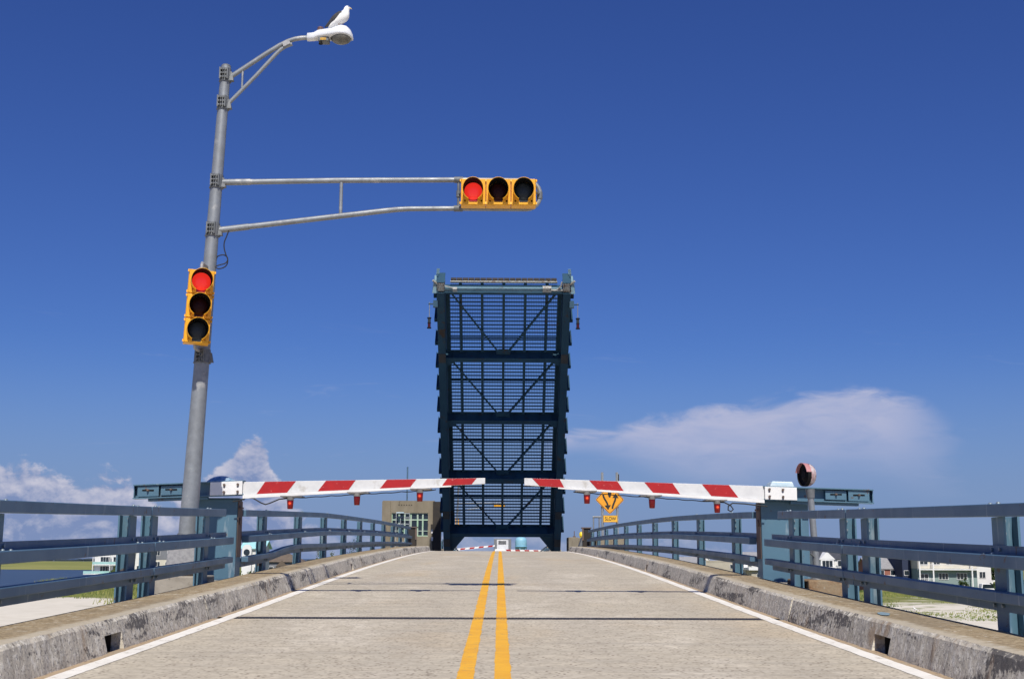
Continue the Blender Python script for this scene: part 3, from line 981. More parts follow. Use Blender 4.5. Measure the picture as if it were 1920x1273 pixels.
def gate(sd, word, top, bot, beam_top, beam_bot, stripes, lamps, x_end, x_root, x_tip, cover):
    """top/bot: (x, z) pairs of the striped face's edges; x in absolute metres from the road centre towards the side"""
    def ln(p, x):
        (xa, za), (xb, zb) = p
        return za + (zb - za) * (x - xa) / (xb - xa)
    zk = rz(GY) + kerb_h(GY)
    t = thing('barrier_gate', (sd * 4.6, GY + 0.4, -0.35), 'lowered %s barrier gate with red and white striped arm' % word, 'barrier', 'barrier gates across the road')
    X = lambda x: sd * x
    # housing
    m = MB()
    m.box(X(4.30), X(5.08), GY + 0.22, GY + 0.62, -0.34, 0.955)
    h = m.build('housing', M_BLUE2, t, bevel=0.012)
    m = MB()
    m.box(X(4.285), X(4.297), GY + 0.25, GY + 0.59, 0.02, 0.93)
    m.build('side_door', M_RUST, h, bevel=0.006)
    m = MB()
    m.tube([(X(4.284), GY + 0.38, 0.60), (X(4.265), GY + 0.38, 0.60)], 0.055, 16)
    m.box(X(4.24), X(4.284), GY + 0.28, GY + 0.45, 0.80, 0.83)
    m.build('door_latch', M_RUST, h)
    m = MB()
    m.box(X(4.27), X(5.14), GY + 0.17, GY + 0.645, -0.36, -0.335)
    m.box(X(4.27), X(5.10), GY + 0.19, GY + 0.64, 0.955, 0.972)
    m.build('base_plate', M_BLUE, h)
    # beam: a channel open to the front
    xa, xb = x_end, x_root - 0.32
    m = MB()
    f, b_ = GY - 0.03, GY + 0.14

    def bar(xl, xr, za, zb, ya, yb):
        """za, zb: functions of x"""
        m.hexa([(X(xl), ya, za(xl)), (X(xr), ya, za(xr)), (X(xr), yb, za(xr)), (X(xl), yb, za(xl)),
                (X(xl), ya, zb(xl)), (X(xr), ya, zb(xr)), (X(xr), yb, zb(xr)), (X(xl), yb, zb(xl))])
    bt = lambda x: ln(beam_top, x)
    bb = lambda x: ln(beam_bot, x)
    bar(xb, xa, lambda x: bt(x) - 0.018, bt, f, b_)
    bar(xb, xa, bb, lambda x: bb(x) + 0.018, f, b_)
    bar(xb, xa, lambda x: bb(x) + 0.018, lambda x: bt(x) - 0.018, GY + 0.10, b_)
    bar(xa - 0.014, xa, lambda x: bb(x) + 0.02, lambda x: bt(x) - 0.02, f + 0.045, GY + 0.10)
    beam = m.build('counterweight_beam', M_BLUE2, t)
    m = MB()
    bar(4.75, xa - 0.24, lambda x: bb(x) - 0.045, lambda x: bb(x) - 0.004, GY + 0.02, b_)
    m.build('lower_flange', M_BLUE2, beam)
    for k in range(2):
        x1 = xa - 0.065 - 0.37 * k
        x0 = x1 - 0.345
        m = MB()
        bar(x0, x1, lambda x: bb(x) + 0.03 + 0.012 * k, lambda x: bt(x) - 0.025 - 0.012 * k, GY + 0.0 + 0.02 * k, GY + 0.095)
        w = m.build('counterweight', M_BLUE2, beam, bevel=0.006)
        xc, zc = (x0 + x1) / 2, (bb(x0) + bt(x1)) / 2
        m = MB()
        yf = GY + 0.02 * k
        m.box(X(xc - 0.095), X(xc + 0.095), yf - 0.006, yf + 0.02, zc + 0.005, zc + 0.028)
        m.build('slot', M_SIGBLK, w)
        m = MB()
        m.tube([(X(xc), yf - 0.05, zc + 0.018), (X(xc), yf + 0.01, zc + 0.018)], 0.013, 8)
        m.box(X(xc - 0.018), X(xc + 0.018), yf - 0.018, yf - 0.008, zc + 0.002, zc + 0.034)
        m.build('bolt', M_RUST, w)
    # white clamp plate with four bolts
    m = MB()
    bar(x_root - 0.30, x_root + 0.22, lambda x: bb(x) + 0.012, lambda x: bt(x) - 0.012, GY - 0.045, GY + 0.05)
    cp = m.build('clamp_plate', M_WHITE, t, bevel=0.004)
    m = MB()
    for dx in (-0.23, -0.01):
        for dz in (0.06, 0.175):
            xx = x_root + dx
            m.tube([(X(xx), GY - 0.075, bb(xx) + dz), (X(xx), GY - 0.045, bb(xx) + dz)], 0.02, 8)
            m.box(X(xx - 0.006), X(xx + 0.006), GY - 0.049, GY - 0.0455, bb(xx) + dz - 0.05, bb(xx) + dz)
    m.build('bolts', M_RUST, cp)['kind'] = 'stuff'
    # the arm
    tz = lambda x: ln(top, x)
    bz = lambda x: ln(bot, x)
    m = MB()
    bar(x_tip, x_root - 0.305, bz, tz, GY, GY + 0.045)
    arm = m.build('arm', M_WHITEREF, t, bevel=0.004)
    m = MB()
    bar(x_tip + 0.55, x_root - 0.31, lambda x: bz(x) - 0.016 - 0.012 * (x - x_tip), lambda x: bz(x) - 0.002, GY - 0.03, GY + 0.05)
    m.build('under_rail', M_WHITE, arm)
    for (xu0, xu1, xl0, xl1) in stripes:
        m = MB()
        m.add([(X(xl0), GY - 0.004, bz(xl0) + 0.002), (X(xl1), GY - 0.004, bz(xl1) + 0.002), (X(xu1), GY - 0.004, tz(xu1) - 0.002), (X(xu0), GY - 0.004, tz(xu0) - 0.002),
               (X(xl0), GY - 0.0005, bz(xl0) + 0.002), (X(xl1), GY - 0.0005, bz(xl1) + 0.002), (X(xu1), GY - 0.0005, tz(xu1) - 0.002), (X(xu0), GY - 0.0005, tz(xu0) - 0.002)],
              [(0, 1, 2, 3), (7, 6, 5, 4), (0, 4, 5, 1), (1, 5, 6, 2), (2, 6, 7, 3), (3, 7, 4, 0)])
        m.build('red_stripe', M_RED, arm)
    # hanging beacons
    for k, (lx, lz) in enumerate(lamps):
        zb = bz(lx) - 0.012 - 0.012 * (lx - x_tip)
        m = MB()
        m.box(X(lx - 0.19), X(lx + 0.16), GY - 0.045, GY + 0.30, zb - 0.022, zb - 0.003)  # plate deepened behind the arm to enlarge the shadow it casts
        m.tube([(X(lx), GY + 0.0, zb - 0.02), (X(lx), GY + 0.0, zb - 0.062)], 0.054, 14)
        m.tube([(X(lx), GY + 0.0, zb - 0.062), (X(lx), GY + 0.0, zb - 0.072)], 0.060, 14)
        b = m.build('beacon', pmat('beacon_base', (0.22, 0.21, 0.20), (0.13, 0.125, 0.12), 9, 0.6), arm)
        m = MB()
        m.tube([(0, 0, -0.072), (0, 0, -0.10), (0, 0, -0.20), (0, 0, -0.215)], [0.052, 0.054, 0.046, 0.042], 16)
        ORIGIN[b.name] = Vector((0, 0, 0))
        l = m.build('lens', M_LAMPOFF if k == 1 else M_LAMPLIT, b)
        l.location = Vector((X(lx), GY + 0.0, zb)) - ORIGIN[arm.name]
        l['label'] = 'unlit red beacon lens' if k == 1 else 'lit red beacon lens'
    # conduit wire along the underside and its drooping loop at the root
    m = MB()
    pts = []
    for i in range(30):
        x = lerp(x_tip + 0.8, lamps[-1][0], i / 29)
        pts.append((X(x), GY + 0.045, bz(x) - 0.045 - 0.012 * (x - x_tip) - 0.012 * abs(math.sin(i * 0.9))))
    m.tube(pts, 0.008, 6)
    lx = lamps[-1][0]
    zz = bz(lx) - 0.05 - 0.012 * (lx - x_tip)
    if sd < 0:
        loop = [(lx, zz), (lx + 0.18, zz - 0.02), (lx + 0.33, zz - 0.085), (lx + 0.40, zz - 0.105), (lx + 0.47, zz - 0.08), (lx + 0.60, zz - 0.005), (lx + 0.70, zz + 0.005), (lx + 0.82, zz - 0.045), (lx + 0.93, zz - 0.06)]
    else:
        loop = [(lx, zz), (lx + 0.12, zz - 0.01), (lx + 0.22, zz - 0.06), (lx + 0.26, zz - 0.12), (lx + 0.22, zz - 0.155), (lx + 0.175, zz - 0.13), (lx + 0.18, zz - 0.07), (lx + 0.25, zz - 0.02), (lx + 0.45, zz - 0.03), (lx + 0.70, zz - 0.06), (lx + 0.82, zz - 0.07)]
    m.tube([(X(x), GY - 0.01, z) for x, z in loop], 0.011, 7)
    m.build('cable', M_BLACK, arm)
    # cover behind the beam
    m = MB()
    if cover == 'dome':
        m.dome((X(4.62), GY + 0.42, 1.12), 0.30, 0.24, 0.225, 20, 7)
        m.build('cover', M_TARP, t)
    else:
        z0 = 1.0
        m.hexa([(X(4.36), GY + 0.2, z0), (X(4.92), GY + 0.2, z0), (X(4.92), GY + 0.62, z0), (X(4.36), GY + 0.62, z0),
                (X(4.50), GY + 0.22, 1.285), (X(4.84), GY + 0.22, 1.275), (X(4.84), GY + 0.6, 1.275), (X(4.50), GY + 0.6, 1.285)])
        m.build('cover', M_PALEBLUE, t, bevel=0.02)
    return t


gate(-1, 'left', ((0.38, 1.30), (3.82, 1.23)), ((0.43, 1.197), (3.95, 1.027)), ((4.24, 1.245), (5.95, 1.17)), ((4.24, 1.005), (5.95, 0.94)),
     [(0.86, 0.38, 0.94, 0.46), (1.84, 1.36, 1.95, 1.46), (2.83, 2.35, 2.96, 2.46), (3.82, 3.32, 3.95, 3.46)],
     [(1.30, 0), (2.32, 0), (3.40, 0)], 5.95, 4.48, 0.24, 'dome')
gate(1, 'right', ((0.53, 1.30), (3.74, 1.205)), ((0.65, 1.172), (3.89, 1.0)), ((4.38, 1.19), (6.10, 1.14)), ((4.38, 0.96), (6.10, 0.91)),
     [(0.98, 0.53, 1.05, 0.65), (1.92, 1.46, 2.02, 1.59), (2.82, 2.36, 2.94, 2.50), (3.74, 3.30, 3.89, 3.45)],
     [(1.42, 0), (2.48, 0), (3.54, 0)], 6.10, 4.62, 0.40, 'box')


# ------------------------------------------------------------------ tall signal and lamp mast
PY = 19.3
POLE0, POLE1 = Vector((-4.722, PY, 0.18)), Vector((-4.450, PY, 7.80))


def pole_x(z):
    return lerp(POLE0.x, POLE1.x, (z - POLE0.z) / (POLE1.z - POLE0.z))


def build_mast():
    t = thing('signal_mast', (-4.74, PY, -0.262), 'leaning grey steel mast with signal arms and a street lamp beside left gate', 'mast', 'signal masts on the left side')
    m = MB()
    n = 16
    pts, rs = [], []
    for i in range(n + 1):
        k = i / n
        pts.append(POLE0.lerp(POLE1, k))
        rs.append(lerp(0.139, 0.079, k ** 0.9))
    m.tube(pts, rs, 28)
    pole = m.build('pole', M_GALV, t)
    m = MB()
    m.dome((POLE1.x, PY, POLE1.z), 0.081, 0.081, 0.05, 16, 4)
    m.build('pole_cap', M_GALVD, pole)
    # aluminium transformer base
    m = MB()
    sq = lambda w, z, cx: [(cx - w, PY - w, z), (cx + w, PY - w, z), (cx + w, PY + w, z), (cx - w, PY + w, z)]
    m.loft([sq(0.235, -0.205, -4.745), sq(0.225, -0.12, -4.745), sq(0.215, 0.19, -4.73)], smooth=False)
    bx = m.build('transformer_base', M_BOXALU, t, bevel=0.02)
    m = MB()
    m.box(-4.99, -4.50, PY - 0.245, PY + 0.245, -0.262, -0.225)
    m.build('base_flange', M_DARK, bx)
    m = MB()
    m.tube([(-4.73, PY, 0.185), (-4.73, PY, 0.215), (-4.72, PY, 0.36)], [0.21, 0.205, 0.142], 24)
    for k in range(12):
        a = 2 * math.pi * k / 12
        m.tube([(-4.73 + 0.213 * math.cos(a), PY + 0.213 * math.sin(a), 0.21), (-4.72 + 0.148 * math.cos(a), PY + 0.148 * math.sin(a), 0.35)], 0.011, 5)
    m.build('collar', M_GALVD, t)
    # clamps
    for z, r in ((7.66, 0.088), (7.19, 0.091), (5.885, 0.102), (5.10, 0.108), (3.08, 0.123)):
        cx = pole_x(z)
        m = MB()
        m.tube([(pole_x(z - .1), PY, z - 0.10), (pole_x(z + .1), PY, z + 0.10)], r, 20)
        for dx in (-0.045, -0.01, 0.03):
            for dz in (-0.065, 0.0, 0.065):
                m.tube([(cx + dx, PY - r - 0.04, z + dz), (cx + dx, PY - r + 0.03, z + dz)], 0.014, 6)
        m.box(cx - 0.075, cx - 0.055, PY - r - 0.035, PY, z - 0.095, z + 0.095)
        m.box(cx + 0.045, cx + 0.062, PY - r - 0.035, PY, z - 0.095, z + 0.095)
        m.hexa([(cx + r * .6, PY - .05, z - .10), (cx + r + .05, PY - .04, z - .10), (cx + r + .05, PY + .04, z - .10), (cx + r * .6, PY + .05, z - .10), (cx + r * .6, PY - .05, z + .06), (cx + r + .02, PY - .03, z + .05), (cx + r + .02, PY + .03, z + .05), (cx + r * .6, PY + .05, z + .06)])
        m.tube([(cx, PY, z - .115), (cx, PY, z - .10)], r + .012, 20)
        m.build('clamp', M_GALVD, t)
    # mast arm: two tubes joined by a round bend
    pts = [(-4.42, PY, 5.87), (-2.54, PY, 5.915), (-0.68, PY, 5.935), (0.40, PY, 5.93)]
    c = (0.40, 5.695)
    for k in range(1, 12):
        a = math.pi / 2 - math.pi * k / 12
        pts.append((c[0] + 0.22 * math.cos(a), PY, c[1] + 0.235 * math.sin(a)))
    pts += [(0.40, PY, 5.46), (-0.68, PY, 5.465), (-1.45, PY, 5.455), (-1.62, PY, 5.445), (-1.85, PY, 5.42), (-4.44, PY, 5.09)]
    m = MB()
    k = len(pts)
    m.tube(pts, [lerp(0.045, 0.036, min(1, 4 * min(i, k - 1 - i) / k)) for i in range(k)], 14)
    arm = m.build('mast_arm', M_GALV, t)
    m = MB()
    m.tube([(-4.40, PY, 5.871), (-3.98, PY, 5.881)], 0.051, 14)
    m.tube([(-4.42, PY, 5.0925), (-3.98, PY, 5.1485)], 0.051, 14)
    m.build('arm_sleeve', M_GALV, arm)
    m = MB()
    m.tube([(-2.54, PY, 5.88), (-2.54, PY, 5.36)], 0.028, 10)
    m.build('strut', M_GALV, arm)
    m = MB()
    m.tube([(-0.68, PY, 5.93), (-0.68, PY, 5.47)], 0.022, 10)
    m.tube([(-0.68, PY, 5.755), (-0.68, PY, 5.65)], 0.036, 10)
    for z in (5.935, 5.465):
        m.tube([(-0.75, PY, z), (-0.61, PY, z)], 0.052, 12)
    m.tube([(-0.68, PY, 5.70), (-0.55, PY - 0.2, 5.70)], 0.02, 8)
    m.build('hanger_bracket', M_GALVD, arm)
    m = MB()
    m.tube([(0.62, PY, 5.70), (0.50, PY - 0.2, 5.70)], 0.02, 8)
    m.tube([(0.61, PY, 5.74), (0.61, PY, 5.63)], 0.048, 10)
    m.build('hanger_bracket', M_GALVD, arm)
    # lamp arm
    la = [(-4.36, PY, 7.64), (-3.81, PY, 8.035), (-3.60, PY, 8.175), (-3.47, PY, 8.245), (-3.36, PY, 8.285), (-3.25, PY, 8.305), (-3.02, PY, 8.315)]
    m = MB()
    m.tube(la, 0.038, 12)
    la_o = m.build('lamp_arm', M_GALV, t)
    m = MB()
    m.tube([(-4.37, PY, 7.20), (-3.96, PY, 7.66), (-3.66, PY, 8.02), (-3.58, PY, 8.105), (-3.50, PY, 8.16), (-3.40, PY, 8.20)], 0.031, 12)
    m.tube([(-4.18, PY, 7.75), (-4.18, PY, 7.44)], 0.018, 8)
    m.build('brace', M_GALV, la_o)
    m = MB()
    m.hexa([(-3.53, PY - 0.055, 8.135), (-3.42, PY - 0.055, 8.19), (-3.42, PY + 0.055, 8.19), (-3.53, PY + 0.055, 8.135),
            (-3.555, PY - 0.055, 8.205), (-3.45, PY - 0.055, 8.265), (-3.45, PY + 0.055, 8.265), (-3.555, PY + 0.055, 8.205)])
    m.build('saddle_clamp', M_BOXALU, la_o)
    # cobra-head luminaire
    rings = []
    for x, zc, ry, zt, zb in ((-3.16, 8.315, 0.045, 0.05, 0.045), (-3.155, 8.315, 0.062, 0.068, 0.06), (-3.05, 8.322, 0.07, 0.07, 0.06), (-3.02, 8.325, 0.085, 0.085, 0.055),
                              (-2.98, 8.33, 0.10, 0.10, 0.05), (-2.86, 8.335, 0.125, 0.11, 0.045), (-2.76, 8.335, 0.155, 0.115, 0.04), (-2.68, 8.34, 0.175, 0.145, 0.04),
                              (-2.60, 8.345, 0.18, 0.16, 0.04), (-2.52, 8.34, 0.165, 0.15, 0.035), (-2.46, 8.325, 0.13, 0.11, 0.03), (-2.425, 8.305, 0.07, 0.06, 0.02), (-2.415, 8.298, 0.02, 0.02, 0.01)):
        ring = []
        for j in range(20):
            a = 2 * math.pi * j / 20
            cz, sy = math.cos(a), math.sin(a)
            e = 0.72
            zz = (abs(cz) ** e) * (1 if cz > 0 else -1)
            yy = (abs(sy) ** e) * (1 if sy > 0 else -1)
            ring.append((x, PY + ry * yy, zc + (zt if zz > 0 else zb) * zz))
        rings.append(ring)
    m = MB()
    m.loft(rings)
    head = m.build('luminaire', M_COBRA, t)
    m = MB()
    m.smooth = True
    vs, fs = [], []
    for i in range(7):
        a = math.pi / 2 * i / 6
        for j in range(20):
            b = 2 * math.pi * j / 20
            vs.append((-2.61 + 0.178 * math.cos(a) * math.cos(b), PY + 0.155 * math.cos(a) * math.sin(b), 8.318 - 0.115 * math.sin(a) - 0.0 * math.cos(b)))
    for i in range(6):
        for j in range(20):
            fs.append((i * 20 + j, i * 20 + (j + 1) % 20, (i + 1) * 20 + (j + 1) % 20, (i + 1) * 20 + j))
    m.add(vs, fs)
    m.build('lens', M_COBRALENS, head)
    m = MB()
    m.tube([(-2.80 + 0.0, PY, 8.318), (-2.80, PY, 8.30)], 0.02, 6)
    for j in range(1):
        pass
    m.box(-2.97, -2.80, PY - 0.09, PY + 0.09, 8.225, 8.30)
    m.build('ballast_door', M_GALVD, head, bevel=0.01)
    m = MB()
    m.box(-2.935, -2.84, PY - 0.098, PY - 0.091, 8.235, 8.275)
    m.build('label', pmat('lamp_tag', (0.55, 0.32, 0.03), (0.40, 0.22, 0.02), 30, 0.5), head)
    m = MB()
    m.tube([(-2.93, PY - 0.06, 8.226), (-2.93, PY - 0.06, 8.175)], [0.02, 0.035], 8)
    m.build('latch', M_SIGBLK, head)
    m = MB()
    m.tube([(-2.95, PY, 8.43), (-2.95, PY, 8.475)], [0.05, 0.05], 14)
    m.dome((-2.95, PY, 8.475), 0.05, 0.05, 0.025, 14, 4)
    m.build('photocell', pmat('photocell_plastic', (0.05, 0.05, 0.07), (0.22, 0.10, 0.06), 30, 0.4), head)
    # feed cable loop under the lower arm
    m = MB()
    pt = [(-4.27, 5.06), (-4.30, 4.97), (-4.335, 4.87), (-4.335, 4.78), (-4.31, 4.69), (-4.275, 4.60), (-4.285, 4.52), (-4.34, 4.47), (-4.42, 4.455), (-4.46, 4.49),
          (-4.40, 4.52), (-4.32, 4.545), (-4.285, 4.60), (-4.305, 4.66), (-4.37, 4.685), (-4.45, 4.66), (-4.47, 4.60)]
    pt2 = []
    for i in range(len(pt) - 1):
        p0, p1, p2, p3 = [Vector((*pt[max(0, min(len(pt) - 1, i + d))],)) for d in (-1, 0, 1, 2)]
        for q in range(4):
            s = q / 4
            pt2.append(0.5 * ((2 * p1) + (p2 - p0) * s + (2 * p0 - 5 * p1 + 4 * p2 - p3) * s * s + (3 * p1 - p0 - 3 * p2 + p3) * s ** 3))
    m.tube([(p[0], PY - 0.10 + 0.0015 * i, p[1]) for i, p in enumerate(pt2)], 0.0095, 7)
    m.build('cable', M_BLACK, t)
    # side bracket elbows that carry the upright signal head
    m = MB()
    for z, s in ((4.47, 1), (3.14, -1)):
        x = pole_x(z)
        m.tube([(x - 0.02, PY - 0.08, z), (x - 0.03, PY - 0.36, z), (x - 0.03, PY - 0.385, z - 0.04 * s), (x - 0.03, PY - 0.385, z - 0.10 * s)], 0.026, 10)
    m.build('head_bracket', M_BOXALU, t)
    return t


mast = build_mast()


def signal_head(name, origin, label, horizontal, ry=0.0, rz_=0.0, lit=True, sect=0.388, w=0.40):
    """three-section signal; local frame: faces -Y, sections stacked in local Z (or X when horizontal)"""
    t = thing(name, origin, label, 'traffic light', 'yellow three section traffic signals')
    ORIGIN[t.name] = Vector((0, 0, 0))
    t.rotation_euler = (0, ry, rz_)
    half = w / 2
    for k in range(3):
        if horizontal:
            cx, cz = (k - 1) * sect, 0.0
            hw, hh = sect / 2 - 0.0025, half
        else:
            cx, cz = 0.0, (1 - k) * sect
            hw, hh = half, sect / 2 - 0.0025
        m = MB()
        m.loft([[(cx - hw, y, cz - hh), (cx + hw, y, cz - hh), (cx + hw, y, cz + hh), (cx - hw, y, cz + hh)] for y in (-0.03, 0.17)], smooth=False)
        sec = m.build('section', M_SIGYEL, t, bevel=0.008)
        # door: raised rim with hinge and latch lugs
        m = MB()
        q = 0.006
        m.loft([[(cx - hw + q, y, cz - hh + q), (cx + hw - q, y, cz - hh + q), (cx + hw - q, y, cz + hh - q), (cx - hw + q, y, cz + hh - q)] for y in (-0.06, -0.031)], smooth=False)
        for sx in (-1, 1):
            for sz in (-1, 1):
                m.tube([(cx + sx * (hw + 0.008), -0.045, cz + sz * hh * 0.86 - 0.018), (cx + sx * (hw + 0.008), -0.045, cz + sz * hh * 0.86 + 0.018)], 0.014, 8)
                m.tube([(cx + sx * hw * 0.66, -0.06, cz - hh * 0.72), (cx + sx * hw * 0.66, -0.07, cz - hh * 0.72)], 0.014, 8)
        m.build('door', M_SIGYEL, sec, bevel=0.006)
        # lens
        R = 0.140
        m = MB()
        m.smooth = True
        vs, fs = [], []
        for i in range(7):
            a = math.pi / 2 * i / 6
            for j in range(28):
                b = 2 * math.pi * j / 28
                vs.append((cx + R * math.cos(a) * math.cos(b), -0.064 - 0.045 * math.sin(a), cz + R * math.cos(a) * math.sin(b)))
        for i in range(6):
            for j in range(28):
                fs.append((i * 28 + j, i * 28 + (j + 1) % 28, (i + 1) * 28 + (j + 1) % 28, (i + 1) * 28 + j))
        m.add(vs, fs)
        l = m.build('lens', (M_LENSRED if lit else M_LENSAMB, M_LENSAMB, M_LENSGRN)[k], sec, recalc=False)
        l['label'] = ('lit red lens' if lit else 'dark red lens', 'dark unlit amber lens', 'dark unlit green lens')[k]
        # cut-away visor, open at the bottom
        m = MB()
        Ro, Ri = 0.159, 0.153
        a0 = math.radians(-90 + 27)
        a1 = math.radians(270 - 27)
        N = 40
        vo, vi = [], []
        for j in range(N + 1):
            a = lerp(a0, a1, j / N)
            up = 0.5 + 0.5 * math.sin(a)
            ln_ = lerp(0.10, 0.25, up ** 0.8)
            for R_, lst in ((Ro, vo), (Ri, vi)):
                lst.append((cx + R_ * math.cos(a), -0.061, cz + R_ * math.sin(a)))
                lst.append((cx + R_ * 1.02 * math.cos(a), -0.061 - ln_, cz + R_ * 1.02 * math.sin(a)))
        nv = len(vo)
        m.smooth = True
        m.cur = 0
        m.add(vo, [(2 * j, 2 * j + 2, 2 * j + 3, 2 * j + 1) for j in range(N)])
        m.cur = 1
        m.add(vi, [(2 * j, 2 * j + 1, 2 * j + 3, 2 * j + 2) for j in range(N)])
        m.smooth = False
        m.cur = 0
        m.add(vo + vi, [(2 * j + 1, 2 * j + 3, nv + 2 * j + 3, nv + 2 * j + 1) for j in range(N)] + [(0, 1, nv + 1, nv), (2 * N, 2 * N + 1, nv + 2 * N + 1, nv + 2 * N)])
        m.build('visor', [M_SIGYEL, M_SIGBLK], sec, recalc=False)
        # dark ring behind the lens
        m = MB()
        m.tube([(cx, -0.0605, cz), (cx, -0.0625, cz)], 0.152, 28)
        m.build('lens_ring', M_SIGBLK, sec)
        m = MB()
        m.box(cx - 0.065, cx + 0.065, -0.066, -0.061, cz - 0.166, cz - 0.10)
        m.build('lens_tab', (pmat('tab_red', (0.30, 0.008, 0.008), rough=0.4) if lit else M_LENSAMB, M_LENSAMB, M_LENSGRN)[k], sec)
    ORIGIN[t.name] = Vector(origin)
    return t


sig_v = signal_head('traffic_signal', (-4.583, 18.80, 3.757), 'upright yellow traffic signal with lit red on the leaning mast', False, ry=math.radians(2.05), rz_=math.radians(17), sect=0.379, w=0.375)
sig_h = signal_head('traffic_signal', (-0.045, 19.0, 5.640), 'sideways yellow traffic signal with lit red at the mast arm end', True, sect=0.392, w=0.425)


# ------------------------------------------------------------------ gull on the lamp
def gull(origin, label):
    t = thing('gull', origin, label, 'bird')
    O = Vector(origin)
    spine = [(-.195, -.028, .006, .014), (-.165, -.002, .020, .030), (-.12, .042, .042, .046), (-.07, .085, .062, .062), (-.015, .125, .078, .073), (.035, .165, .085, .077),
             (.066, .205, .076, .068), (.082, .242, .057, .053), (.090, .275, .044, .043), (.097, .303, .041, .040), (.105, .328, .037, .036), (.112, .346, .024, .024), (.115, .354, .008, .008)]
    m = MB()
    rings = []
    for i, (x, z, ra, rb) in enumerate(spine):
        a = spine[max(0, i - 1)]
        b = spine[min(len(spine) - 1, i + 1)]
        tx, tz = b[0] - a[0], b[1] - a[1]
        l = math.hypot(tx, tz)
        nx, nz = -tz / l, tx / l
        ra, rb = ra * 1.13, rb * 1.13
        rings.append([(O.x + x + nx * ra * math.cos(q), O.y + rb * math.sin(q), O.z + z + nz * ra * math.cos(q)) for q in [2 * math.pi * j / 18 for j in range(18)]])
    m.loft(rings)
    body = m.build('body', M_GULLW, t)
    # folded wings
    for s in (-1, 1):
        m = MB()
        rr = []
        for (x, z, h, w) in ((.045, .215, .02, .012), (.02, .195, .036, .016), (-.03, .15, .046, .018), (-.085, .10, .040, .016), (-.14, .05, .026, .012), (-.19, .005, .016, .007), (-.225, -.03, .004, .003)):
            off = 0.060 if x > -.1 else 0.048 + (x + .1) * 0.3
            if x > 0.03:
                off = 0.064
            rr.append([(O.x + x - 0.025 + h * math.cos(q) * -0.6, O.y + s * (off + w * math.sin(q)), O.z + z + 0.012 + h * math.cos(q) * 0.8) for q in [2 * math.pi * j / 12 for j in range(12)]])
        m.loft(rr)
        m.build('wing', M_GULLB, t)
    m = MB()
    m.loft([[(O.x + x + 0.0, O.y + r * math.cos(q), O.z + z + r * 0.9 * math.sin(q)) for q in [2 * math.pi * j / 8 for j in range(8)]] for x, z, r in ((.125, .324, .016), (.150, .318, .013), (.170, .311, .010), (.182, .302, .003))])
    m.build('beak', M_BEAK, t)
    m = MB()
    for s in (-1, 1):
        m.dome((O.x + .122, O.y + s * 0.033, O.z + .330), .006, .006, .006, 8, 3)
        m.dome((O.x + .122, O.y + s * 0.033, O.z + .330), .006, .006, -.006, 8, 3)
    m.build('eyes', M_SIGBLK, t)
    for s, dx in ((-1, -.02), (1, .04)):
        m = MB()
        m.tube([(O.x + dx - .005, O.y + s * .03, O.z + .085), (O.x + dx, O.y + s * .032, O.z + .03), (O.x + dx + .004, O.y + s * .032, O.z + .004)], .006, 6)
        for d in (-.5, 0, .5):
            m.tube([(O.x + dx, O.y + s * .032, O.z + .005), (O.x + dx + .045 * math.cos(d), O.y + s * .032 + .045 * math.sin(d), O.z + .002)], .004, 5)
        m.build('leg', M_LEG, t)
    return t


gull_o = gull((-2.625, PY - 0.02, 8.497), 'white gull with dark back perched on the street lamp')

# ------------------------------------------------------------------ warning bell on its post (right)
t = thing('warning_bell', (4.80, 19.3, -0.285), 'faded red and white hooded warning bell on a thin grey post', 'warning bell')
m = MB()
m.tube([(4.805, 19.3, -0.284), (4.745, 19.3, 1.00)], [0.052, 0.048], 16)
m.build('post', M_GALV, t)
m = MB()
m.tube([(4.805, 19.3, -0.285), (4.803, 19.3, -0.235)], [0.10, 0.07], 16)
m.tube([(4.75, 19.3, 0.93), (4.742, 19.3, 1.07)], [0.058, 0.072], 16)
m.tube([(4.795, 19.28, 0.02), (4.70, 19.24, 0.10)], 0.012, 6)
m.build('fitting', M_GALVD, t)
ax = Vector((-0.95, -0.26, 0.0)).normalized()
sdv = Vector((-ax.y, ax.x, 0))
bc = Vector((4.70, 19.3, 1.285))


def drum(m, prof, n=28, a0=0, a1=2 * math.pi):
    for i in range(len(prof) - 1):
        vs, fs = [], []
        for k in (i, i + 1):
            d, r = prof[k]
            for j in range(n + 1):
                a = lerp(a0, a1, j / n)
                vs.append(bc + ax * d + (sdv * math.cos(a) + Vector((0, 0, 1)) * math.sin(a)) * r)
        for j in range(n):
            fs.append((j, j + 1, n + 1 + j + 1, n + 1 + j))
        m.smooth = True
        m.add(vs, fs)


M_BELLRED = pmat('faded_bell_red', (0.50, 0.25, 0.25), (0.42, 0.17, 0.17), 9, 0.5)
m = MB()
drum(m, [(-0.10, 0.001), (-0.10, 0.08), (-0.085, 0.14), (-0.04, 0.168), (0.0, 0.175), (0.012, 0.175), (0.012, 0.001)])
bell = m.build('bell_case', pmat('bell_paint_and_shade', (0.55, 0.50, 0.50), (0.30, 0.16, 0.16), 6, 0.5, c3=(0.10, 0.015, 0.02), s3=5, t3=(0.46, 0.52)), t, recalc=False)  # maroon blotches put the shade on the case into its paint
m = MB()
drum(m, [(0.012, 0.177), (0.095, 0.183)], a0=math.radians(12), a1=math.radians(168))
drum(m, [(0.095, 0.183), (0.095, 0.174)], a0=math.radians(12), a1=math.radians(168))
drum(m, [(0.095, 0.174), (0.012, 0.168)], a0=math.radians(12), a1=math.radians(168))
m.build('hood', M_BELLRED, bell, recalc=False)
m = MB()
drum(m, [(0.013, 0.177), (0.04, 0.178), (0.03, 0.11), (0.06, 0.06), (0.062, 0.001)])
